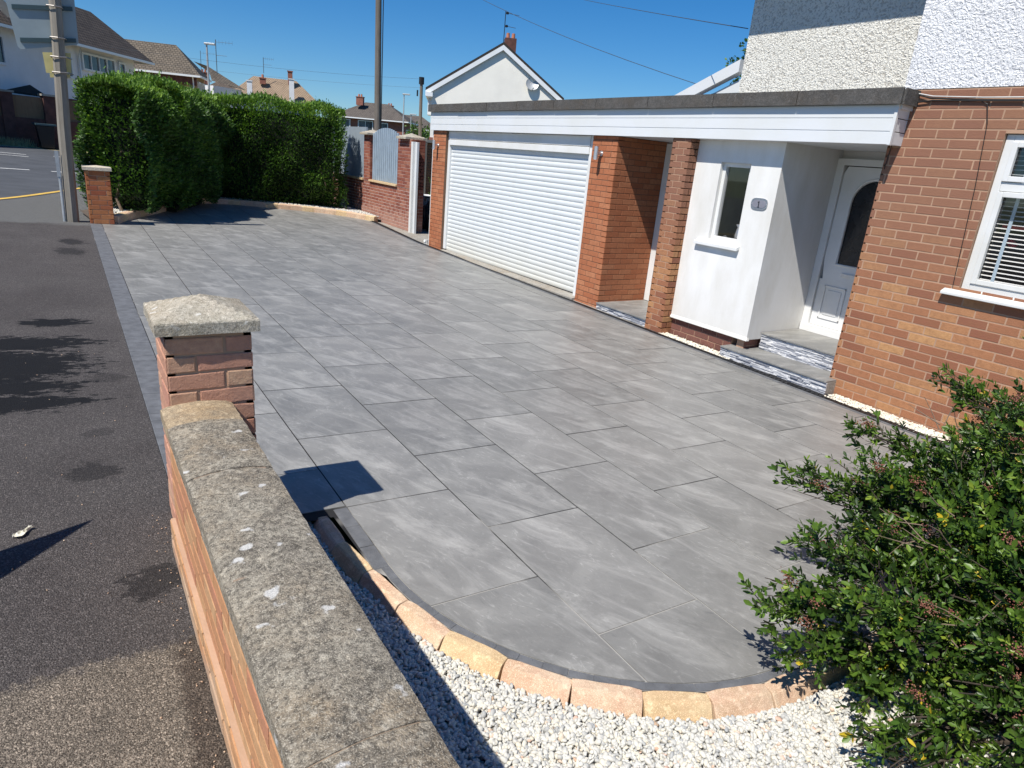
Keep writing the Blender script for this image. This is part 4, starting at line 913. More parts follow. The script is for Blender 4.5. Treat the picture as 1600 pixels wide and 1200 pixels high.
tub = thing('white_tub', 'round white plastic tub resting on black sacks behind the gate post', 'tub', (7.75, 15.75, .45))
mb.add([(7.75 + r * math.cos(k * .2618), 15.75 + r * math.sin(k * .2618), z - .05) for z, r in pr for k in range(24)], [(i * 24 + k, i * 24 + (k + 1) % 24, (i + 1) * 24 + (k + 1) % 24, (i + 1) * 24 + k) for i in range(len(pr) - 1) for k in range(24)] + [tuple(range(24))[::-1]]); build('bowl', mb, M['upvc'], tub, smooth=True)
mb = MB(); mb.tube([(7.45, 15.4, .66), (7.42, 15.3, .74), (7.62, 15.25, .75), (7.70, 15.28, .70), (7.72, 15.26, .55)], .014, 8); build('handle', mb, M['cable'], tub)
mb = MB(); mb.tube([(7.18, 15.2, .05), (7.24, 15.3, .6), (7.22, 15.5, 1.05)], .02, 8); tag(build('black_cane', mb, M['cable'], origin=(7.2, 15.3, -.05)), 'thin black cane leaning between the gate post and the white tub', 'cane')
mb = MB(); mb.tube([(6.33, 12.95, -.06), (6.33, 12.95, .03)], .045, 14); mb.tube([(6.33, 12.95, .0), (6.28, 12.93, .01)], .03, 12); tag(build('pipe_stub', mb, M['upvc'], origin=(6.33, 12.95, -.06)), 'small white pipe stub on the ground at the foot of the left garage pier', 'pipe')
mb = MB(); mb.box(6.255, 12.665, -.1, 6.285, 12.695, 2.2); build('corner_trim', mb, M['upvc'], house)

# ------------------------------------------------------------------ distant houses
def far_house(name, label, corner, ang, wlen, depth, z0, ze, zr, wallm, roofm, over=.35, hipR=None, hipL=None, lower=None, zl=0):
    """corner: right-hand eaves corner; ang: direction of the front eaves away from it; depth runs to the right-hand rule side away from viewer"""
    d = Vector((math.cos(R(ang)), math.sin(R(ang)), 0)); n = Vector((d.y, -d.x, 0)); c = Vector((*corner, 0)); root = thing(name, label, 'house', (c.x, c.y, z0))
    hr = depth / 2 if hipR is None else hipR; hl = depth / 2 if hipL is None else hipL
    A = c; B = c + d * wlen; Cc = B + n * depth; D = c + n * depth; up = Vector((0, 0, 1))
    r1 = c + d * hr + n * depth / 2 + up * zr; r2 = B - d * hl + n * depth / 2 + up * zr
    mb = MB()
    def face(P):
        P = [Vector(q) for q in P]; e = (P[1] - P[0]).normalized(); nn = (P[1] - P[0]).cross(P[-1] - P[0]).normalized(); s = nn.cross(e)
        mb.add(P, [tuple(range(len(P)))], 0, ruv=[((q - P[0]).dot(e) + 40, (q - P[0]).dot(s) + 40, 0.) for q in P])
    E = [q + up * ze for q in (A, B, Cc, D)]
    face([E[0], E[1], r2, r1]); face([E[2], E[3], r1, r2]); face([E[3], E[0], r1]) if hr > .01 else None; face([E[1], E[2], r2])
    mb.add(E, [(0, 1, 2, 3)], 0)
    roof = build('roof', mb, M[roofm], root)
    mb = MB()
    for a, b_ in ((E[0], E[1]), (E[3], E[0]), (E[1], E[2])):
        dd_ = (b_ - a).normalized(); mb.obox((a + b_) / 2 - up * .08, dd_ * ((b_ - a).length / 2), dd_.cross(up) * .06, up * .06)
    build('gutter', mb, M['gutter'], root)
    mb = MB(); q = [A + d * over + n * over, B - d * over + n * over, Cc - d * over - n * over, D + d * over - n * over]
    mb.prism([v + up * z0 for v in q], up * (ze - .02 - z0)); wl = build('wall', mb, M[wallm], root)
    if lower:
        mb = MB(); q2 = [A + d * (over - .04) + n * (over - .04), B - d * (over - .04) + n * (over - .04), Cc - d * (over - .04) - n * (over - .04), D + d * (over - .04) - n * (over - .04)]
        mb.prism([v + up * z0 for v in q2], up * (zl - z0)); build('lower_wall', mb, M[lower], root)
    def window_(t_, w_, za, zb, side='f', mull=1, glass='farglass', frame='upvc2'):
        if side == 'f': o = A + d * t_ + n * (over - .05); e = d; f_ = n
        else: o = A + n * t_ + d * (over - .05); e = n; f_ = d
        mb = MB(); zc = (za + zb) / 2; hw, hz = w_ / 2, (zb - za) / 2
        for s in (-1, 1):
            mb.obox(o + up * zc + e * s * hw, e * .05, f_ * .05, up * (hz + .05)); mb.obox(o + up * (zc + s * hz), e * (hw - .05), f_ * .05, up * .05)
        for k in range(1, mull): mb.obox(o + up * zc + e * (-hw + w_ * k / mull), e * .03, f_ * .05, up * (hz - .05))
        fr = build('window', mb, M[frame], wl); mb = MB(); mb.obox(o + up * zc + f_ * .02, e * (hw - .04), f_ * .01, up * (hz - .04)); build('pane', mb, M[glass], fr)
    def chimney(pos, w_, zb, zt, mat='wall_brick3', pots=2):
        P = Vector((*pos, 0)); mb = MB(); mb.obox(P + up * (zb + zt) / 2, d * w_ / 2, n * w_ * .38, up * (zt - zb) / 2); mb.obox(P + up * (zt + .03), d * (w_ / 2 + .05), n * (w_ * .38 + .05), up * .04); ch = build('chimney', mb, M[mat], roof)
        for k in range(pots):
            mb = MB(); q = P + d * (k - (pots - 1) / 2) * .3; mb.tube([q + up * (zt + .07), q + up * (zt + .35)], [.11, .09], 10); build('chimney_pot', mb, M['copper'], ch)
    def aerial(pos, zb, h, L_=.9):
        P = Vector((*pos, 0)); mb = MB(); mb.tube([P + up * zb, P + up * (zb + h)], .025, 6); q = P + up * (zb + h * .93); e = Vector((.84, -.54, .0)); mb.tube([q, q + e * L_], .010, 5)
        for k in range(6): mb.tube([q + e * (L_ * k / 5) - up * .12, q + e * (L_ * k / 5) + up * .12], .005, 4)
        mb.tube([P + up * (zb + h * .55), P + up * (zb + h * .55) + e * .7], .012, 5); build('aerial', mb, M['galv_dark'], roof)
    def downpipe(t_, side='f'):
        o = (A + d * t_ + n * (over - .1)) if side == 'f' else (A + n * t_ + d * (over - .1)); mb = MB(); mb.tube([o + up * (ze - .1) - n * .15, o + up * (ze - .5), o + up * z0], .045, 8); build('downpipe', mb, M['gutter'], root)
    return root, roof, wl, window_, chimney, aerial, downpipe
# A: white rendered semi
r, rf, wl, W_, CH, AE, DP = far_house('white_house', 'large white rendered house with brown hipped roof behind the sign post', (5.1, 46.9), 235.6, 22, 4.2, -.8, 5.3, 7.35, 'wall_w', 'slate1', over=.75, lower='wall_brick', zl=2.75)
W_(4.45, 2.0, 4.25, 5.0, mull=3); W_(3.1, .7, 4.15, 5.0, mull=1); W_(2.05, .5, 4.2, 4.95); W_(6.9, 1.1, 3.75, 4.75, mull=2); W_(11.3, 1.1, 3.8, 4.9, mull=2, frame='wall_w')
DP(5.75)
mb = MB(); e = Vector((.565, .825, 0)); q = Vector((-1.25, 37.7, 0)); nn = Vector((.825, -.565, 0))
mb.prism([q + nn * .5 + e * -3 + Vector((0, 0, 7.3)), q + nn * .5 + e * .2 + Vector((0, 0, 5.6)), q + nn * .5 + e * .2 + Vector((0, 0, 5.9)), q + nn * .5 + e * -3 + Vector((0, 0, 7.6))], -nn * .6); build('bargeboard', mb, M['gutter'], r)
# boundary wall across the road
bwl = thing('street_wall', 'dark brick boundary wall with brown timber panels across the road', 'wall', (-1, 36.5, .4))
mb = MB(); mb.obox((-1.2, 36.6, .95), Vector((5.0, 1.6, 0)), Vector((-.04, .12, 0)), (0, 0, .75)); build('brick_base', mb, M['wall_brick'], bwl)
for k in range(7):
    c_ = Vector((-6.0 + k * 1.45, 35.06 + k * .464, 1.6)); mb = MB(); mb.obox(c_, Vector((.20, .06, 0)), Vector((-.06, .2, 0)), (0, 0, 1.05)); pp = build('brick_pier', mb, M['wall_brick'], bwl)
    mb = MB(); mb.obox(c_ + Vector((0, 0, 1.08)), Vector((.26, .08, 0)), Vector((-.08, .26, 0)), (0, 0, .04)); build('pier_cap', mb, M['concrete'], pp)
    mb = MB(); mb.obox(c_ + Vector((.72, .23, .45)), Vector((.54, .17, 0)), Vector((-.01, .03, 0)), (0, 0, .52)); build('timber_panel', mb, M['fencewood'], bwl)
lt = thing('lean_to', 'low lean-to roof with white edge boards behind the boundary wall across the road', 'lean-to', (-3, 37.6, .4))
mb = MB(); mb.prism([(-4.6, 37.4, 2.75), (-.2, 38.7, 2.62), (-1.6, 40.8, 3.6), (-4.6, 39.8, 3.6)], (0, 0, .08)); build('roof', mb, M['slate4'], lt)
mb = MB(); mb.prism([(-2.4, 37.9, 2.78), (-2.0, 38.0, 2.78), (-2.9, 38.7, 3.45), (-3.2, 38.6, 3.45)], (0, -.05, .1)); mb.prism([(-4.6, 37.35, 2.62), (-.2, 38.65, 2.50), (-.2, 38.65, 2.62), (-4.6, 37.35, 2.75)], (0, -.08, 0)); build('edge_board', mb, M['gutter'], lt)
mb = MB(); mb.prism([(-4.4, 37.6, .2), (-.5, 38.8, .2), (-1.8, 40.6, .2), (-4.4, 39.7, .2)], (0, 0, 2.35)); build('wall', mb, M['wall_brick3'], lt)
wb = thing('wheelie_bin', 'black wheeled bin parked against the dark brick wall across the road', 'wheelie bin', (-.35, 35.8, .55))
mb = MB(); mb.add([(-.60, 35.6, .55), (-.14, 35.7, .55), (-.20, 36.15, .55), (-.66, 36.05, .55), (-.70, 35.5, 1.45), (-.06, 35.65, 1.45), (-.14, 36.25, 1.45), (-.78, 36.1, 1.45)], [(3, 2, 1, 0), (4, 5, 6, 7), (0, 1, 5, 4), (1, 2, 6, 5), (2, 3, 7, 6), (3, 0, 4, 7)]); build('body', mb, M['black'], wb, bevel=.02)
mb = MB(); mb.obox((-.42, 35.87, 1.49), Vector((.37, .08, 0)), Vector((-.07, .34, 0)), (0, 0, .04)); build('lid', mb, M['signrail'], wb, bevel=.01)
mb = MB(); mb.tube([(-.66, 36.1, .62), (-.14, 36.22, .62)], .1, 12); build('wheels', mb, M['dark'], wb)
# dry tufts
def tufts(name, pts, h, n, mat):
    V = []; F = []
    for (x, y) in pts:
        for _ in range(n):
            a = random.uniform(0, 6.28); r = abs(random.gauss(0, .16)); bx, by = x + r * math.cos(a), y + r * math.sin(a); t_ = random.uniform(.4, 1) * h; dx, dy = random.gauss(0, .09), random.gauss(0, .09); z = gz(bx, by) - .02
            i = len(V); V += [(bx - .012, by, z), (bx + .012, by, z), (bx + dx, by + dy, z + t_)]; F.append((i, i + 1, i + 2))
    return stuff(bulk(name, np.array(V), np.array(F), mat))
tufts('dry_grass_tufts', [(-4.6 + k * .27, 34.45 + k * .12 + random.uniform(-.1, .1)) for k in range(14)], .38, 90, M['grass_dry'])
# B
r, rf, wl, W_, CH, AE, DP = far_house('tan_brick_house', 'brown tile hipped house with tan brick side wall behind the hedge', (8.39, 52.15), 160, 9, 3.5, -.8, 5.3, 7.15, 'wall_brick2', 'slate2', over=.35)
mb = MB(); d_ = Vector((math.cos(R(160)), math.sin(R(160)), 0)); n2 = Vector((d_.y, -d_.x, 0)); c0 = Vector((8.39, 52.15, 0)); mb.obox(c0 + d_ * 4.3 + n2 * .28 + Vector((0, 0, 4.95)), d_ * 4.0, n2 * .05, (0, 0, .30)); build('dark_frieze', mb, M['wall_brick'], wl)
DP(.5); W_(1.1, .7, 4.0, 4.9, 's', 2); W_(2.3, .7, 4.0, 4.9, 's', 2)
mb = MB(); q = c0 + n2 * 3.0 + Vector((0, 0, 0)); rf2 = [(q + Vector((.3, .8, 5.3))), q + Vector((2.9, 2.0, 5.0)), q + Vector((2.2, 4.5, 5.3)), q + Vector((-.5, 3.0, 6.6)), q + Vector((.2, 1.6, 6.3))]
mb.add(rf2, [(0, 1, 3, 4), (1, 2, 3)], 0, ruv=[(v.x * 1.0 + 20, v.z * 2 + 10, 0.) for v in rf2]); build('rear_roof', mb, M['slate2'], r)
mb = MB(); mb.prism([q + Vector((.4, .9, -1)), q + Vector((2.6, 2.1, -1)), q + Vector((2.0, 4.3, -1)), q + Vector((-.5, 3.2, -1))], (0, 0, 6.0)); build('rear_wall', mb, M['wall_w'], r)
AE((9.4, 51.9), 5.5, 2.1, 1.1)
# C
r, rf, wl, W_, CH, AE, DP = far_house('sand_roof_bungalow', 'white walled house with sandy hipped roof and two white chimney stacks', (20.4, 64.8), 163, 7.9, 4.2, -.8, 5.05, 6.95, 'wall_w', 'slate3', over=.4)
CH((18.0, 65.3), .42, 5.0, 6.85, 'wall_w', 0); CH((14.55, 65.95), .42, 5.0, 6.3, 'wall_w', 0); CH((18.3, 66.8), .4, 6.5, 7.6, 'wall_brick3', 0); CH((16.0, 67.3), .5, 6.3, 6.75, 'wall_brick3', 1); AE((16.1, 67.3), 7.2, 1.3)
W_(2.8, 1.3, 3.9, 4.7, mull=2); W_(1.3, .7, 3.7, 4.6)
# D and E
r, rf, wl, W_, CH, AE, DP = far_house('dark_roof_house', 'brick house with dark hipped roof and bay windows behind the telegraph pole', (34.0, 75.6), 143, 9.0, 6.2, -.8, 4.9, 6.75, 'wall_brick3', 'slate4', over=.5)
CH((30.1, 80.6), .8, 6.3, 7.15, 'wall_brick3', 2); W_(7.6, 1.3, 3.7, 4.6, mull=2); W_(5.1, 1.7, 2.9, 4.6, mull=2); W_(2.9, .8, 3.4, 4.5); W_(1.8, 1.2, 3.0, 4.0, 's', 2)
r, rf, wl, W_, CH, AE, DP = far_house('rear_brick_house', 'dark roofed brick house half hidden behind the dark roof house', (44.5, 88.0), 150, 8.5, 6, -1, 4.7, 6.5, 'wall_brick3', 'slate4', over=.4)
CH((37.9, 90.3), .9, 5.9, 7.2, 'wall_brick3', 2); W_(2, 1.2, 3.6, 4.4, mull=2)
r, rf, wl, W_, CH, AE, DP = far_house('distant_house', 'small distant roof beside the telegraph pole with the crossbar head', (63, 112.0), 160, 9, 6, -1, 4.6, 6.4, 'wall_w', 'slate4', over=.4)
CH((57, 114.5), 1.1, 5.9, 7.3); AE((57.3, 114.5), 7.2, 2.0)
r, rf, wl, W_, CH, AE, DP = far_house('tiled_roof_house', 'small red brown roof showing between the tan brick house and the sand roof house', (17.6, 78.5), 165, 6, 5, -1, 5.3, 7.0, 'wall_brick3', 'slate1', over=.4)
CH((13.3, 80.5), .9, 6.4, 7.5, 'wall_brick3', 2); AE((13.0, 80), 6.5, 3.0, 1.6)
# gable house
gh = thing('gable_house', 'cream rendered gable end house with white bargeboards behind the garage', 'house', (19.4, 32.4, -.5))
EL = Vector((16.2, 34.0, 0)); e = Vector((.884, -.467, 0)); nb = Vector((.467, .884, 0)); up = Vector((0, 0, 1)); WD = 7.25; AP = 3.86
zl_, zr_, za_ = 4.82, 4.97, 7.32
mb = MB(); o_ = EL + nb * .13
mb.prism([o_ + e * .32 + up * -1.2, o_ + e * (WD - .38) + up * -1.2, o_ + e * (WD - .38) + up * 4.95, o_ + e * AP + up * 7.2, o_ + e * .32 + up * 4.95], nb * 8); build('wall', mb, M['wall_c'], gh)
mb = MB(); mb.obox(o_ + e * .9 + up * .6 - nb * .02, e * .62, nb * .05, up * 1.95); build('brick_plinth', mb, M['wall_brick3'], gh)
mb = MB()
for (a, b_) in ((0.0, zl_), (WD, zr_)):
    mb.prism([EL + e * a + up * b_, EL + e * AP + up * za_, EL + e * AP + up * (za_ + .12), EL + e * a + up * (b_ + .12)], nb * 8.6)
rf = build('roof', mb, M['slate4'], gh)
mb = MB()
for (a, b_) in ((.0, zl_), (WD, zr_)):
    mb.prism([EL + e * a + up * (b_ - .26) - nb * .03, EL + e * AP + up * (za_ - .26) - nb * .03, EL + e * AP + up * (za_ - .02) - nb * .03, EL + e * a + up * (b_ - .02) - nb * .03], nb * .04)
build('bargeboard', mb, M['gutter'], gh)
mb = MB(); mb.obox(EL + e * .2 + nb * 4 + up * (zl_ - .2), e * .18, nb * 4.2, up * .1); mb.obox(EL + e * (WD - .2) + nb * 4 + up * (zr_ - .2), e * .18, nb * 4.2, up * .1); build('eaves_box', mb, M['gutter'], gh)
mb = MB(); mb.obox(EL + e * .22 + nb * 1.6 + up * 4.15, e * .12, nb * .5, up * .45); build('side_bay', mb, M['gutter'], gh)
mb = MB(); q = EL + e * (AP + .38) + nb * .75; mb.obox(q + up * 7.1, e * .30, nb * .32, up * .62); ch = build('chimney', mb, M['wall_brick'], rf)
for k in (-1, 1):
    mb = MB(); mb.tube([q + e * .14 * k + up * 7.72, q + e * .14 * k + up * 7.98], [.10, .085], 10); build('chimney_pot', mb, M['copper'], ch)
mb = MB(); q = q - e * .35; mb.tube([q + up * 7.3, q + up * 9.0], .02, 6); 
for z, l in ((8.9, .75), (8.3, .6)):
    s = Vector((.75, -.6, -.12)); mb.tube([q + up * z, q + up * z + s * l], .012, 5); mb.obox(q + up * z + s * .1, (.05, 0, 0), (0, .05, 0), (0, 0, .05))
build('aerial', mb, M['cable'], rf)
mb = MB(); q = EL + e * 5.12 + nb * .22; mb.tube([q + up * 6.05, q + up * 2], .055, 8); build('downpipe', mb, M['cable'], gh)
mb = MB(); q = EL + e * 5.50 + nb * .02 + up * 5.62; ax = Vector((-.35, -.75, .35)).normalized(); ux = ax.cross(up).normalized(); uy = ux.cross(ax); vs = [q + ax * -.08]; ns = 20
for rr in (.12, .24, .34):
    for k in range(ns): vs.append(q + ux * rr * math.cos(k * 2 * math.pi / ns) + uy * rr * math.sin(k * 2 * math.pi / ns) + ax * (rr * rr * .8 - .08))
mb.add(vs, [(0, 1 + k, 1 + (k + 1) % ns) for k in range(ns)] + [(1 + a * ns + k, 1 + (a + 1) * ns + k, 1 + (a + 1) * ns + (k + 1) % ns, 1 + a * ns + (k + 1) % ns) for a in (0, 1) for k in range(ns)])
sdh = build('satellite_dish', mb, M['galv'], gh); mb = MB(); mb.tube([q - uy * .3, q - uy * .42 + ax * .38], .018, 6); mb.tube([q - uy * .42 + ax * .33, q - uy * .42 + ax * .42], .035, 8); mb.tube([q - ax * .1, q - ax * .1 + nb * .3 - up * .1], .02, 6); build('dish_arm', mb, M['galv'], sdh)
# poles, lamps, wires
tp = thing('telegraph_pole', 'thick brown telegraph pole rising out of the frame behind the grey garden panels', 'telegraph pole', (10.4, 26, -.2))
mb = MB(); mb.tube([(10.45, 26, -.6), (10.41, 26, 3), (10.36, 26, 7), (10.33, 26, 9.2)], [.14, .125, .11, .10], 14); build('pole', mb, M['pole_tele'], tp)
mb = MB(); mb.tube([(10.53, 25.9, -.5), (10.50, 25.9, 9.)], .018, 6); build('cable_run', mb, M['cable'], tp)
tp2 = thing('telegraph_pole', 'slim dark telegraph pole with wires at its head beside the cream gable house', 'telegraph pole', (19.2, 40.7, -.5))
mb = MB(); mb.tube([(19.2, 40.7, -.5), (19.12, 40.7, 3.5), (19.12, 40.74, 6.0)], [.12, .105, .09], 10); build('pole', mb, M['pole_tele'], tp2)
mb = MB(); mb.tube([(19.12, 40.74, 5.7), (19.12, 40.74, 6.1)], .16, 10); mb.tube([(18.9, 40.8, 5.0), (18.9, 40.8, 5.35)], .05, 8); build('terminal_box', mb, M['cable'], tp2)
for (nm, lab, x, y, z, h, r_) in (('street_lamp', 'grey street lamp column rising behind the hedge in front of the tan brick house', 7.56, 44.36, -.5, 6.45, .055), ('street_lamp', 'thin far street lamp column between the two telegraph poles', 24.25, 54.9, -.6, 6.1, .05), ('street_lamp', 'short far lamp column just right of the thin far street lamp', 27.3, 60.1, -.6, 4.9, .05)):
    L_ = thing(nm, lab, 'street lamp', (x, y, z), 'street lamps beyond the hedge'); mb = MB(); mb.tube([(x, y, z), (x, y, h - 1.5), (x, y, h)], [r_ * 1.5, r_, r_ * .8], 10); build('column', mb, M['galv'], L_)
    mb = MB(); mb.obox((x + .15, y - .1, h + .02), (.26, -.15, 0), (.05, .09, 0), (0, 0, .05)); build('lamp_head', mb, M['galv'], L_, bevel=.02)
def wire(label, a, b_, sag, r_=.012):
    a, b_ = Vector(a), Vector(b_); mb = MB(); mb.tube([a.lerp(b_, k / 16) - Vector((0, 0, sag * 4 * (k / 16) * (1 - k / 16))) for k in range(17)], r_, 6)
    tag(build('overhead_wire', mb, M['galv_dark'], origin=tuple(a)), label, 'overhead wire', 'overhead wires')
wire('overhead wire dropping from the thick telegraph pole to the white clad gable', (10.35, 26, 8.9), (8.62, 7.95, 3.12), .35, .0055)
wire('upper overhead wire running off the top of the sky to the pebbledash corner', (17.4, 26, 8.55), (7.42, 6.33, 3.60), .05, .006)
wire('overhead wire running from the slim telegraph pole to the left over the hedge', (19.12, 40.74, 6.0), (-8, 46, 6.2), .6, .006)
wire('lower overhead wire between the slim telegraph pole and the far houses', (19.12, 40.74, 5.5), (-6, 52, 6.0), .5, .005)

# ------------------------------------------------------------------ foliage
def leaves(P, D, Nn, Ln, Wd, tmpl, rnd):
    """place a leaf template (k,3): x along width, y along length, z normal"""
    D = D / np.linalg.norm(D, axis=1)[:, None]; S = np.cross(D, Nn); S /= np.linalg.norm(S, axis=1)[:, None] + 1e-9; N2 = np.cross(S, D)
    T, F0 = tmpl; n = len(P); k = len(T)
    V = P[:, None, :] + S[:, None, :] * (T[None, :, 0:1] * Wd[:, None, None]) + D[:, None, :] * (T[None, :, 1:2] * Ln[:, None, None]) + N2[:, None, :] * (T[None, :, 2:3] * Wd[:, None, None])
    return V.reshape(-1, 3), (F0[None] + (np.arange(n) * k)[:, None, None]).reshape(-1, F0.shape[1]), np.repeat(rnd, k)
LEAF = (np.array([(0, 0, 0), (.30, .25, .08), (.50, .62, .10), (.22, .92, .04), (0, 1, 0), (-.22, .92, .04), (-.50, .62, .10), (-.30, .25, .08), (0, .6, -.06)]), np.array([(0, 1, 8), (1, 2, 8), (2, 3, 8), (3, 4, 8), (4, 5, 8), (5, 6, 8), (6, 7, 8), (7, 0, 8)]))
SPRAY = (np.array([(0, 0, 0), (.16, .3, 0), (.50, .45, .1), (.15, .62, 0), (.30, .85, .1), (0, 1, 0), (-.30, .80, .1), (-.15, .55, 0), (-.50, .38, .1), (-.16, .25, 0)]), np.array([(0, 1, 9), (1, 2, 3), (1, 3, 7), (1, 7, 9), (3, 4, 5), (3, 5, 7), (5, 6, 7), (7, 8, 9)]))
# hedge: an L of clipped conifer, as boxes with rounded shoulders sampled on their surface
def hedge_run(a, b_, wid, z0, z1, n, bulge=.12, seed=1):
    rs = np.random.default_rng(seed); a = np.array(a); b_ = np.array(b_); d = b_ - a; Ln = np.linalg.norm(d); d = d / Ln; nn = np.array([d[1], -d[0]])      # nn: to the right of a->b
    H = z1 - z0; per = 2 * H + wid; s = rs.uniform(-.15, Ln + .15, n); q = rs.uniform(0, per, n)
    side = np.where(q < H, 0, np.where(q < H + wid, 1, 2)); P = np.zeros((n, 3)); N = np.zeros((n, 3))
    t = np.where(side == 0, q / H, np.where(side == 2, (q - H - wid) / H, 1.0)); lat = np.where(side == 0, wid / 2, np.where(side == 2, -wid / 2, (q - H) / wid * wid - wid / 2))
    z = z0 + H * np.where(side == 1, 1.0, t)
    # rounded shoulders, undercut foot
    sh = np.clip((t - .70) / .30, 0, 1) ** 2; foot = np.clip((.22 - t) / .22, 0, 1)
    lat = np.where(side == 1, lat * .72, lat * (1 - .34 * sh - .34 * foot)); z = np.where(side == 1, z - .16 * (np.abs(lat) / (wid / 2)) ** 2, z)
    bl = bulge * (np.sin(s * 2.3 + z * 1.7 + seed) + .6 * np.sin(s * 5.1 - z * 4.1) + .5 * np.sin(z * 6 + s * 3)) * .55 + rs.normal(0, .035, n)
    zb = bl * .5 + .04 * np.sin(s * 4)
    outl = np.where(side == 0, 1, np.where(side == 2, -1, 0))
    xy = a + d * s[:, None] + nn * (lat + outl * bl)[:, None]; P[:, :2] = xy; P[:, 2] = z + np.where(side == 1, zb + rs.exponential(.025, n), rs.normal(0, .01, n))
    N[:, :2] = nn * outl[:, None]; N[:, 2] = np.where(side == 1, 1, .10 + sh * 1.2); N /= np.linalg.norm(N, axis=1)[:, None]
    # end faces
    ne = int(n * .5 * wid / (Ln + wid)); eP = np.zeros((ne, 3)); eN = np.zeros((ne, 3)); tt = rs.uniform(0, 1, ne); la = rs.uniform(-.5, .5, ne) * wid * (1 - .3 * np.clip((.22 - tt) / .22, 0, 1)) * (1 - .2 * np.clip((tt - .8) / .2, 0, 1)); e_ = rs.choice([0, 1], ne)
    bb = bulge * (np.sin(la * 5 + tt * 4) + .6 * np.sin(tt * 11)) * .5 + rs.normal(0, .035, ne) - .12 * np.clip((tt - .8) / .2, 0, 1) ** 2 - .25 * np.clip((.2 - tt) / .2, 0, 1)
    eP[:, :2] = np.where(e_[:, None] == 0, a - d * bb[:, None] , b_ + d * bb[:, None]) + nn * la[:, None]; eP[:, 2] = z0 + H * tt; eN[:, :2] = np.where(e_[:, None] == 0, -d, d); eN[:, 2] = .1
    return np.concatenate([P, eP]), np.concatenate([N, eN])
hed = thing('hedge', 'tall clipped dark green conifer hedge wrapping the far corner of the driveway', 'hedge', (2.5, 17.5, .2))
runs = [((.86, 14.25), (1.75, 16.2), 1.15, .30, 2.42, 52000, 2), ((1.5, 15.5), (2.7, 18.6), 1.5, .25, 2.52, 54000, 3), ((2.3, 18.95), (6.25, 18.50), 1.3, .12, 2.62, 66000, 4)]
Ps, Ns = [], []
for a, b_, wd, z0, z1, n, sd in runs:
    P, N = hedge_run(a, b_, wd, z0, z1, n, .19, sd); Ps.append(P); Ns.append(N)
P = np.concatenate(Ps); N = np.concatenate(Ns)
# thin patches near the foot where bare stems show
keep = ~((P[:, 2] < .70) & (RNG.random(len(P)) < .5 * np.clip((.70 - P[:, 2]) / .4, 0, 1)) & (P[:, 0] < 3)); P, N = P[keep], N[keep]
D = N + RNG.normal(0, .45, P.shape) + np.array([0, 0, .35]); Nn = np.cross(D, RNG.normal(size=P.shape)); Ln = RNG.uniform(.038, .085, len(P)); tip = RNG.random(len(P)) < .04; Ln[tip] *= 1.5
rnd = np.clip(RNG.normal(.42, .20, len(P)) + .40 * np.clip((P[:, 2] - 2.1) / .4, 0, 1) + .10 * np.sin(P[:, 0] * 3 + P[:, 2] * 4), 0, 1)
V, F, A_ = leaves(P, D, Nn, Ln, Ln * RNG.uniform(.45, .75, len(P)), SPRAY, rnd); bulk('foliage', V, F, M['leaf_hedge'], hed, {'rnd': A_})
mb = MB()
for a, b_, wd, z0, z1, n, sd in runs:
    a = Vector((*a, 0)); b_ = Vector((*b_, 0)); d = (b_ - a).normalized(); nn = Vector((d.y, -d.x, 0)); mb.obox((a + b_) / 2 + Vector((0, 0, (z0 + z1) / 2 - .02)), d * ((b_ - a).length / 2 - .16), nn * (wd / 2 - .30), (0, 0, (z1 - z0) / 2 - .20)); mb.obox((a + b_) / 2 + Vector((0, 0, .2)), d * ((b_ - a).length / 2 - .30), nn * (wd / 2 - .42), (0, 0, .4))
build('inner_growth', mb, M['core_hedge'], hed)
mb = MB()
for k in range(34):
    s = k / 33; q = Vector((.85, 14.3, 0)).lerp(Vector((2.5, 18.5, 0)), s * 1.6) if s < .62 else Vector((2.5, 18.8, 0)).lerp(Vector((5.9, 18.4, 0)), (s - .62) / .38); q = q + Vector((random.uniform(-.25, .25), random.uniform(-.25, .25), .05 + gz(q.x, q.y))); pts_ = [q]
    for j in range(4): pts_.append(pts_[-1] + Vector((random.gauss(0, .06), random.gauss(0, .06), .28)))
    mb = MB(); mb.tube(pts_, [.03, .026, .022, .018, .012], 6); build('stem', mb, M['twig'], hed)

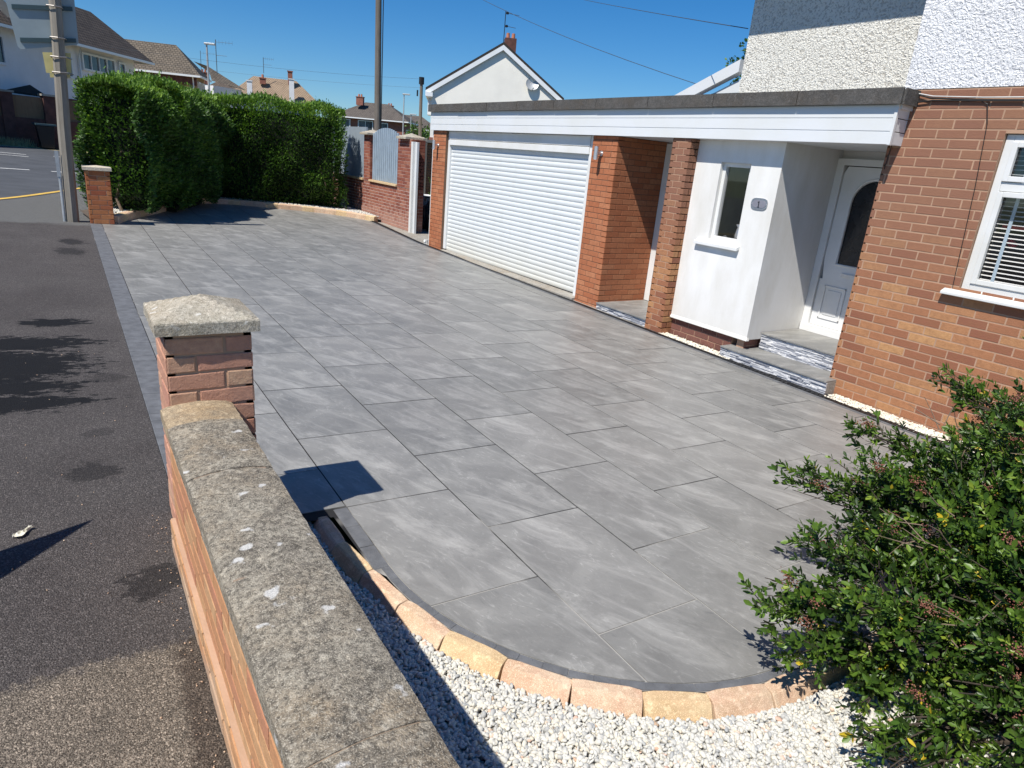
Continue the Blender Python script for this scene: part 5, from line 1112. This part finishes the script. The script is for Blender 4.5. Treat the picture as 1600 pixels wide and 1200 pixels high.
# near shrub
shr = thing('shrub', 'bushy evergreen shrub with glossy leaves and brown dried flower heads at the lower right', 'shrub', (3.3, .5, -.1))
lobes = [((3.62, .90, .62), (.58, .48, .42), 1.0), ((3.12, .98, .40), (.44, .40, .32), 1.0), ((2.52, 1.00, .20), (.34, .26, .22), 1.0), ((2.78, .58, .38), (.36, .34, .32), 1.0), ((3.30, .50, .54), (.50, .48, .40), 1.0), ((2.45, .40, .22), (.34, .30, .26), .8), ((3.3, 1.30, .30), (.34, .26, .24), .9), ((4.1, .7, .45), (.5, .6, .45), .8), ((2.02, .62, .02), (.16, .13, .10), .5), ((3.9, 1.25, .35), (.4, .3, .3), .7), ((2.6, -.1, .3), (.5, .4, .35), .7)]
tips = [((2.55, 1.10, .22), (1.93, 1.28, .30)), ((2.3, 1.05, .12), (1.98, 1.12, .17)), ((2.95, 1.35, .40), (2.60, 1.66, .53)), ((2.6, 1.2, .3), (2.30, 1.32, .42)), ((3.0, 1.2, .5), (2.75, 1.40, .66)), ((2.5, .9, .30), (2.12, 1.0, .40)), ((2.55, 1.08, .20), (2.13, 1.22, .27)), ((2.95, 1.30, .42), (2.85, 1.50, .52)), ((3.3, 1.35, .60), (3.05, 1.62, .70)), ((3.6, 1.25, .85), (3.46, 1.46, .95)), ((2.5, .80, .3), (2.32, .92, .34)), ((2.35, .65, .12), (1.98, .78, .10)), ((2.45, .95, .1), (2.2, .95, .06)), ((2.75, 1.15, .3), (2.58, 1.30, .40)), ((3.8, 1.1, 1.05), (3.72, 1.2, 1.2))]
sP, sD = [], []
for (c, r, w_) in lobes:
    n = int(1950 * w_ * (r[0] * r[1] + r[0] * r[2] + r[1] * r[2])); u = RNG.normal(size=(n, 3)); u /= np.linalg.norm(u, axis=1)[:, None]; rad = RNG.uniform(.55, 1.04, n) ** .6
    k = 1 + .16 * np.sin(u @ np.array([5, 3, 4.]) + c[0] * 9) + .10 * np.sin(u @ np.array([-7, 9, 2.]))
    p_ = np.array(c) + u * np.array(r) * (rad * k)[:, None]; sP.append(p_); sD.append(u * np.array([1, 1, .6]) + np.array([-.15, .0, .45]) + RNG.normal(0, .3, (n, 3)))
tb = MB()
for (a, b_) in tips:
    a, b_ = np.array(a), np.array(b_); b_ = a + (b_ - a) * .94
    for _ in range(7):
        s = RNG.uniform(0, 1, 8)[:, None]; j_ = RNG.normal(0, .035, 3); sP.append(a + (b_ - a) * s + j_ * s + RNG.normal(0, .03, (8, 3))); sD.append(np.tile(b_ - a, (8, 1)) / np.linalg.norm(b_ - a) + RNG.normal(0, .4, (8, 3)) + np.array([0, 0, .3]))
        e_ = b_ + j_; sh_ = np.array([.10, -.07, -.03]); a2 = a + sh_; e_ = e_ + sh_; tb.tube([tuple(a2), tuple((a2 + e_) / 2 + RNG.normal(0, .01, 3)), tuple(e_)], [.004, .003, .0015], 5)
sP = np.concatenate(sP) + np.array([.10, -.07, -.03]); sD = np.concatenate(sD); ok = sP[:, 2] > gz(sP[:, 0], sP[:, 1]) - .02; sP, sD = sP[ok], sD[ok]; sD /= np.linalg.norm(sD, axis=1)[:, None]
lP, lD, lN, lL, lR = [], [], [], [], []
for i in range(len(sP)):
    ax = sD[i]; m = RNG.integers(7, 13); Ls = RNG.uniform(.06, .11); s = np.sort(RNG.uniform(.1, 1, m)); ph = np.arange(m) * 2.4 + RNG.uniform(0, 6)
    u = np.cross(ax, [0, 0, 1.]) + 1e-6; u /= np.linalg.norm(u); v = np.cross(ax, u); rd = u[None] * np.cos(ph)[:, None] + v[None] * np.sin(ph)[:, None]
    lP.append(sP[i] + ax * (s * Ls)[:, None]); lD.append(ax[None] * (.55 + .6 * s[:, None]) + rd * .8); lN.append(ax[None] * 1.0 - rd * .3 + RNG.normal(0, .15, (m, 3))); lL.append(RNG.uniform(.024, .044, m) * RNG.uniform(.75, 1.15)); b0 = np.clip(RNG.normal(.42, .2), .02, .9); yl = RNG.random() < .008
    lR.append(np.where((RNG.random(m) < .003) | yl & (RNG.random(m) < .5), .99, np.clip(b0 + RNG.normal(0, .13, m), 0, .95)))
    if i % 3 == 0: tb.tube([tuple(sP[i] - ax * .02), tuple(sP[i] + ax * Ls)], [.0022, .0012], 4)
lP, lD, lN, lL, lR = map(np.concatenate, (lP, lD, lN, lL, lR))
V, F, A_ = leaves(lP, lD, lN, lL, lL * RNG.uniform(.34, .50, len(lL)), LEAF, lR); bulk('foliage', V, F, M['leaf_shrub'], shr, {'rnd': A_}, smooth=True)
for (c, r, w_) in lobes:
    for _ in range(16):
        u = RNG.normal(size=3); u /= np.linalg.norm(u); u[2] = abs(u[2]) * .6; e_ = np.array(c) + u * np.array(r) * .95; b0 = np.array([3.25 + RNG.normal(0, .12), .6 + RNG.normal(0, .12), gz(3.2, .6) - .05]); m_ = np.array(c) * .6 + b0 * .4 + RNG.normal(0, .06, 3)
        tb.tube([tuple(b0), tuple(m_), tuple((m_ + e_) / 2 + RNG.normal(0, .03, 3)), tuple(e_)], [.011, .007, .004, .002], 5)
build('branches', tb, M['twig_dark'], shr)
for c in ((2.75, 1.0, .52), (3.2, .75, .85), (2.5, .7, .35), (3.4, 1.25, .75)):
    db = MB()
    for _ in range(7):
        a = np.array(c) + RNG.normal(0, .05, 3); d_ = np.array([-.5, .4, .25]) + RNG.normal(0, .35, 3); d_ /= np.linalg.norm(d_); db.tube([tuple(a), tuple(a + d_ * .09 + RNG.normal(0, .01, 3)), tuple(a + d_ * .17)], [.003, .002, .0012], 4)
    build('dead_twigs', db, M['twig'], shr)
# dried flower heads
V0, F0 = ico(1); fP = []
up_ = sP[(sP[:, 2] > .15)]; idx = RNG.choice(len(up_), 230, replace=False)
for i in idx:
    c = up_[i] + np.array([-.02, .0, .06]); n = 60; a = RNG.normal(size=(n, 3)) * np.array([.019, .019, .009]); fP.append(c + a)
fP = np.concatenate(fP); n = len(fP); V = (fP[:, None, :] + V0[None] * RNG.uniform(.0022, .0038, n)[:, None, None]).reshape(-1, 3); F = (F0[None] + (np.arange(n) * len(V0))[:, None, None]).reshape(-1, 3)
fl = bulk('dried_flower_heads', V, F, M['flower'], shr, {'rnd': np.repeat(RNG.random(n), len(V0))})

# tree behind the clad roof, climber in the gap, far trees
def bushy(name, label, cat, loc, blobs, n, size, z0=None):
    r = thing(name, label, cat, loc); Pp, Dd = [], []
    for (c, rad) in blobs:
        m = int(n * rad * rad); u = RNG.normal(size=(m, 3)); u /= np.linalg.norm(u, axis=1)[:, None]; Pp.append(np.array(c) + u * rad * (RNG.uniform(.5, 1.05, m) * (1 + .2 * np.sin(u @ np.array([4, 6, 5.]))))[:, None]); Dd.append(u + RNG.normal(0, .6, u.shape))
    Pp, Dd = np.concatenate(Pp), np.concatenate(Dd); L_ = RNG.uniform(.6, 1.3, len(Pp)) * size
    V, F, A_ = leaves(Pp, Dd, RNG.normal(size=Pp.shape), L_, L_ * .6, LEAF, np.clip(RNG.normal(.4, .22, len(Pp)), 0, .93)); bulk('crown', V, F, M['leaf_hedge'], r, {'rnd': A_})
    mb = MB(); c = blobs[0][0]; mb.tube([loc, ((loc[0] + c[0]) / 2 + .05, (loc[1] + c[1]) / 2, (loc[2] + c[2]) / 2), c], [.09 * size * 12, .06 * size * 12, .03 * size * 12], 8)
    for (q, rad) in blobs[1:]: mb.tube([c, q], [.03 * size * 10, .01 * size * 10], 6)
    build('trunk', mb, M['twig_dark'], r); return r
bushy('tree', 'small dark green tree top poking above the white clad roof beside the pebbledash corner', 'tree', (18.9, 16.3, -.6), [((19.15, 16.15, 5.2), .5), ((18.9, 16.5, 5.35), .22), ((19.1, 16.2, 5.95), .18), ((19.5, 15.9, 5.6), .5)], 1500, .10)
bushy('climbing_plant', 'leafy plant with yellow flowers growing beside the left garage pier', 'plant', (8.1, 16.1, -.1), [((8.05, 15.9, 1.1), .22), ((8.1, 16.0, .8), .2), ((8.0, 15.85, 1.35), .14)], 5200, .05)
bushy('far_bush', 'round green bush in front of the far houses between the telegraph poles', 'bush', (27, 62, -.6), [((26.9, 58, 3.2), .9), ((28.0, 58, 3.1), .9), ((27.5, 57.5, 2.6), 1.1), ((28.8, 58, 2.7), .9)], 420, .2)
bushy('far_tree', 'low dark tree top left of the dark roof house', 'tree', (31, 88, -1), [((32.6, 92, 4.9), 1.2), ((31.2, 92, 4.4), 1.0), ((33.8, 92, 5.3), 1.1)], 900, .2)

# litter on the pavement
mb = MB(); pts_ = []; rl = random.Random(4)
for a in range(8):
    wv = .010 + .006 * math.sin(a * .9)
    for q in range(5): u = (q - 2) / 2 * wv; v_ = -.045 + .09 * a / 7; h_ = abs(math.sin(a * 1.7 + q * 1.3)) * .012 + .002; ca, sa = math.cos(R(-38)), math.sin(R(-38)); X_, Y_ = u * 1.4 * ca - v_ * sa + rl.uniform(-.002, .002), u * 1.4 * sa + v_ * ca; pts_.append((-.305 + X_, 3.22 + Y_, gz(-.3, 3.22) + h_))
mb.add(pts_, [(a * 5 + q, a * 5 + q + 1, a * 5 + q + 6, a * 5 + q + 5) for a in range(7) for q in range(4)])
tag(build('litter', mb, M['paper'], origin=(-.305, 3.22, .06)), 'small crumpled cream paper scrap lying on the tarmac pavement', 'litter')
# unseen board added outside the frame, cut to throw the pavement's wedge of shade
nb_ = thing('shade_board', 'added unseen dark board on a post, shaped to throw the wedge of shade on the pavement', 'shadow caster', (-1.45, 2.6, .08))
mb = MB(); mb.tube([(-1.55, 2.62, .0), (-1.5, 2.62, 1.2)], .04, 10); build('post', mb, M['pole'], nb_)
mb = MB(); h_ = 1.25
def sh(x, y): return (x - .64 * h_, y - .21 * h_, h_ + .06)
mb.prism([sh(-.06, 3.25), sh(-.38, 3.11), sh(-1.0, 2.80), sh(-1.0, 2.36), sh(-.37, 2.90)], (0, 0, .02)); build('board', mb, M['signrail'], nb_)
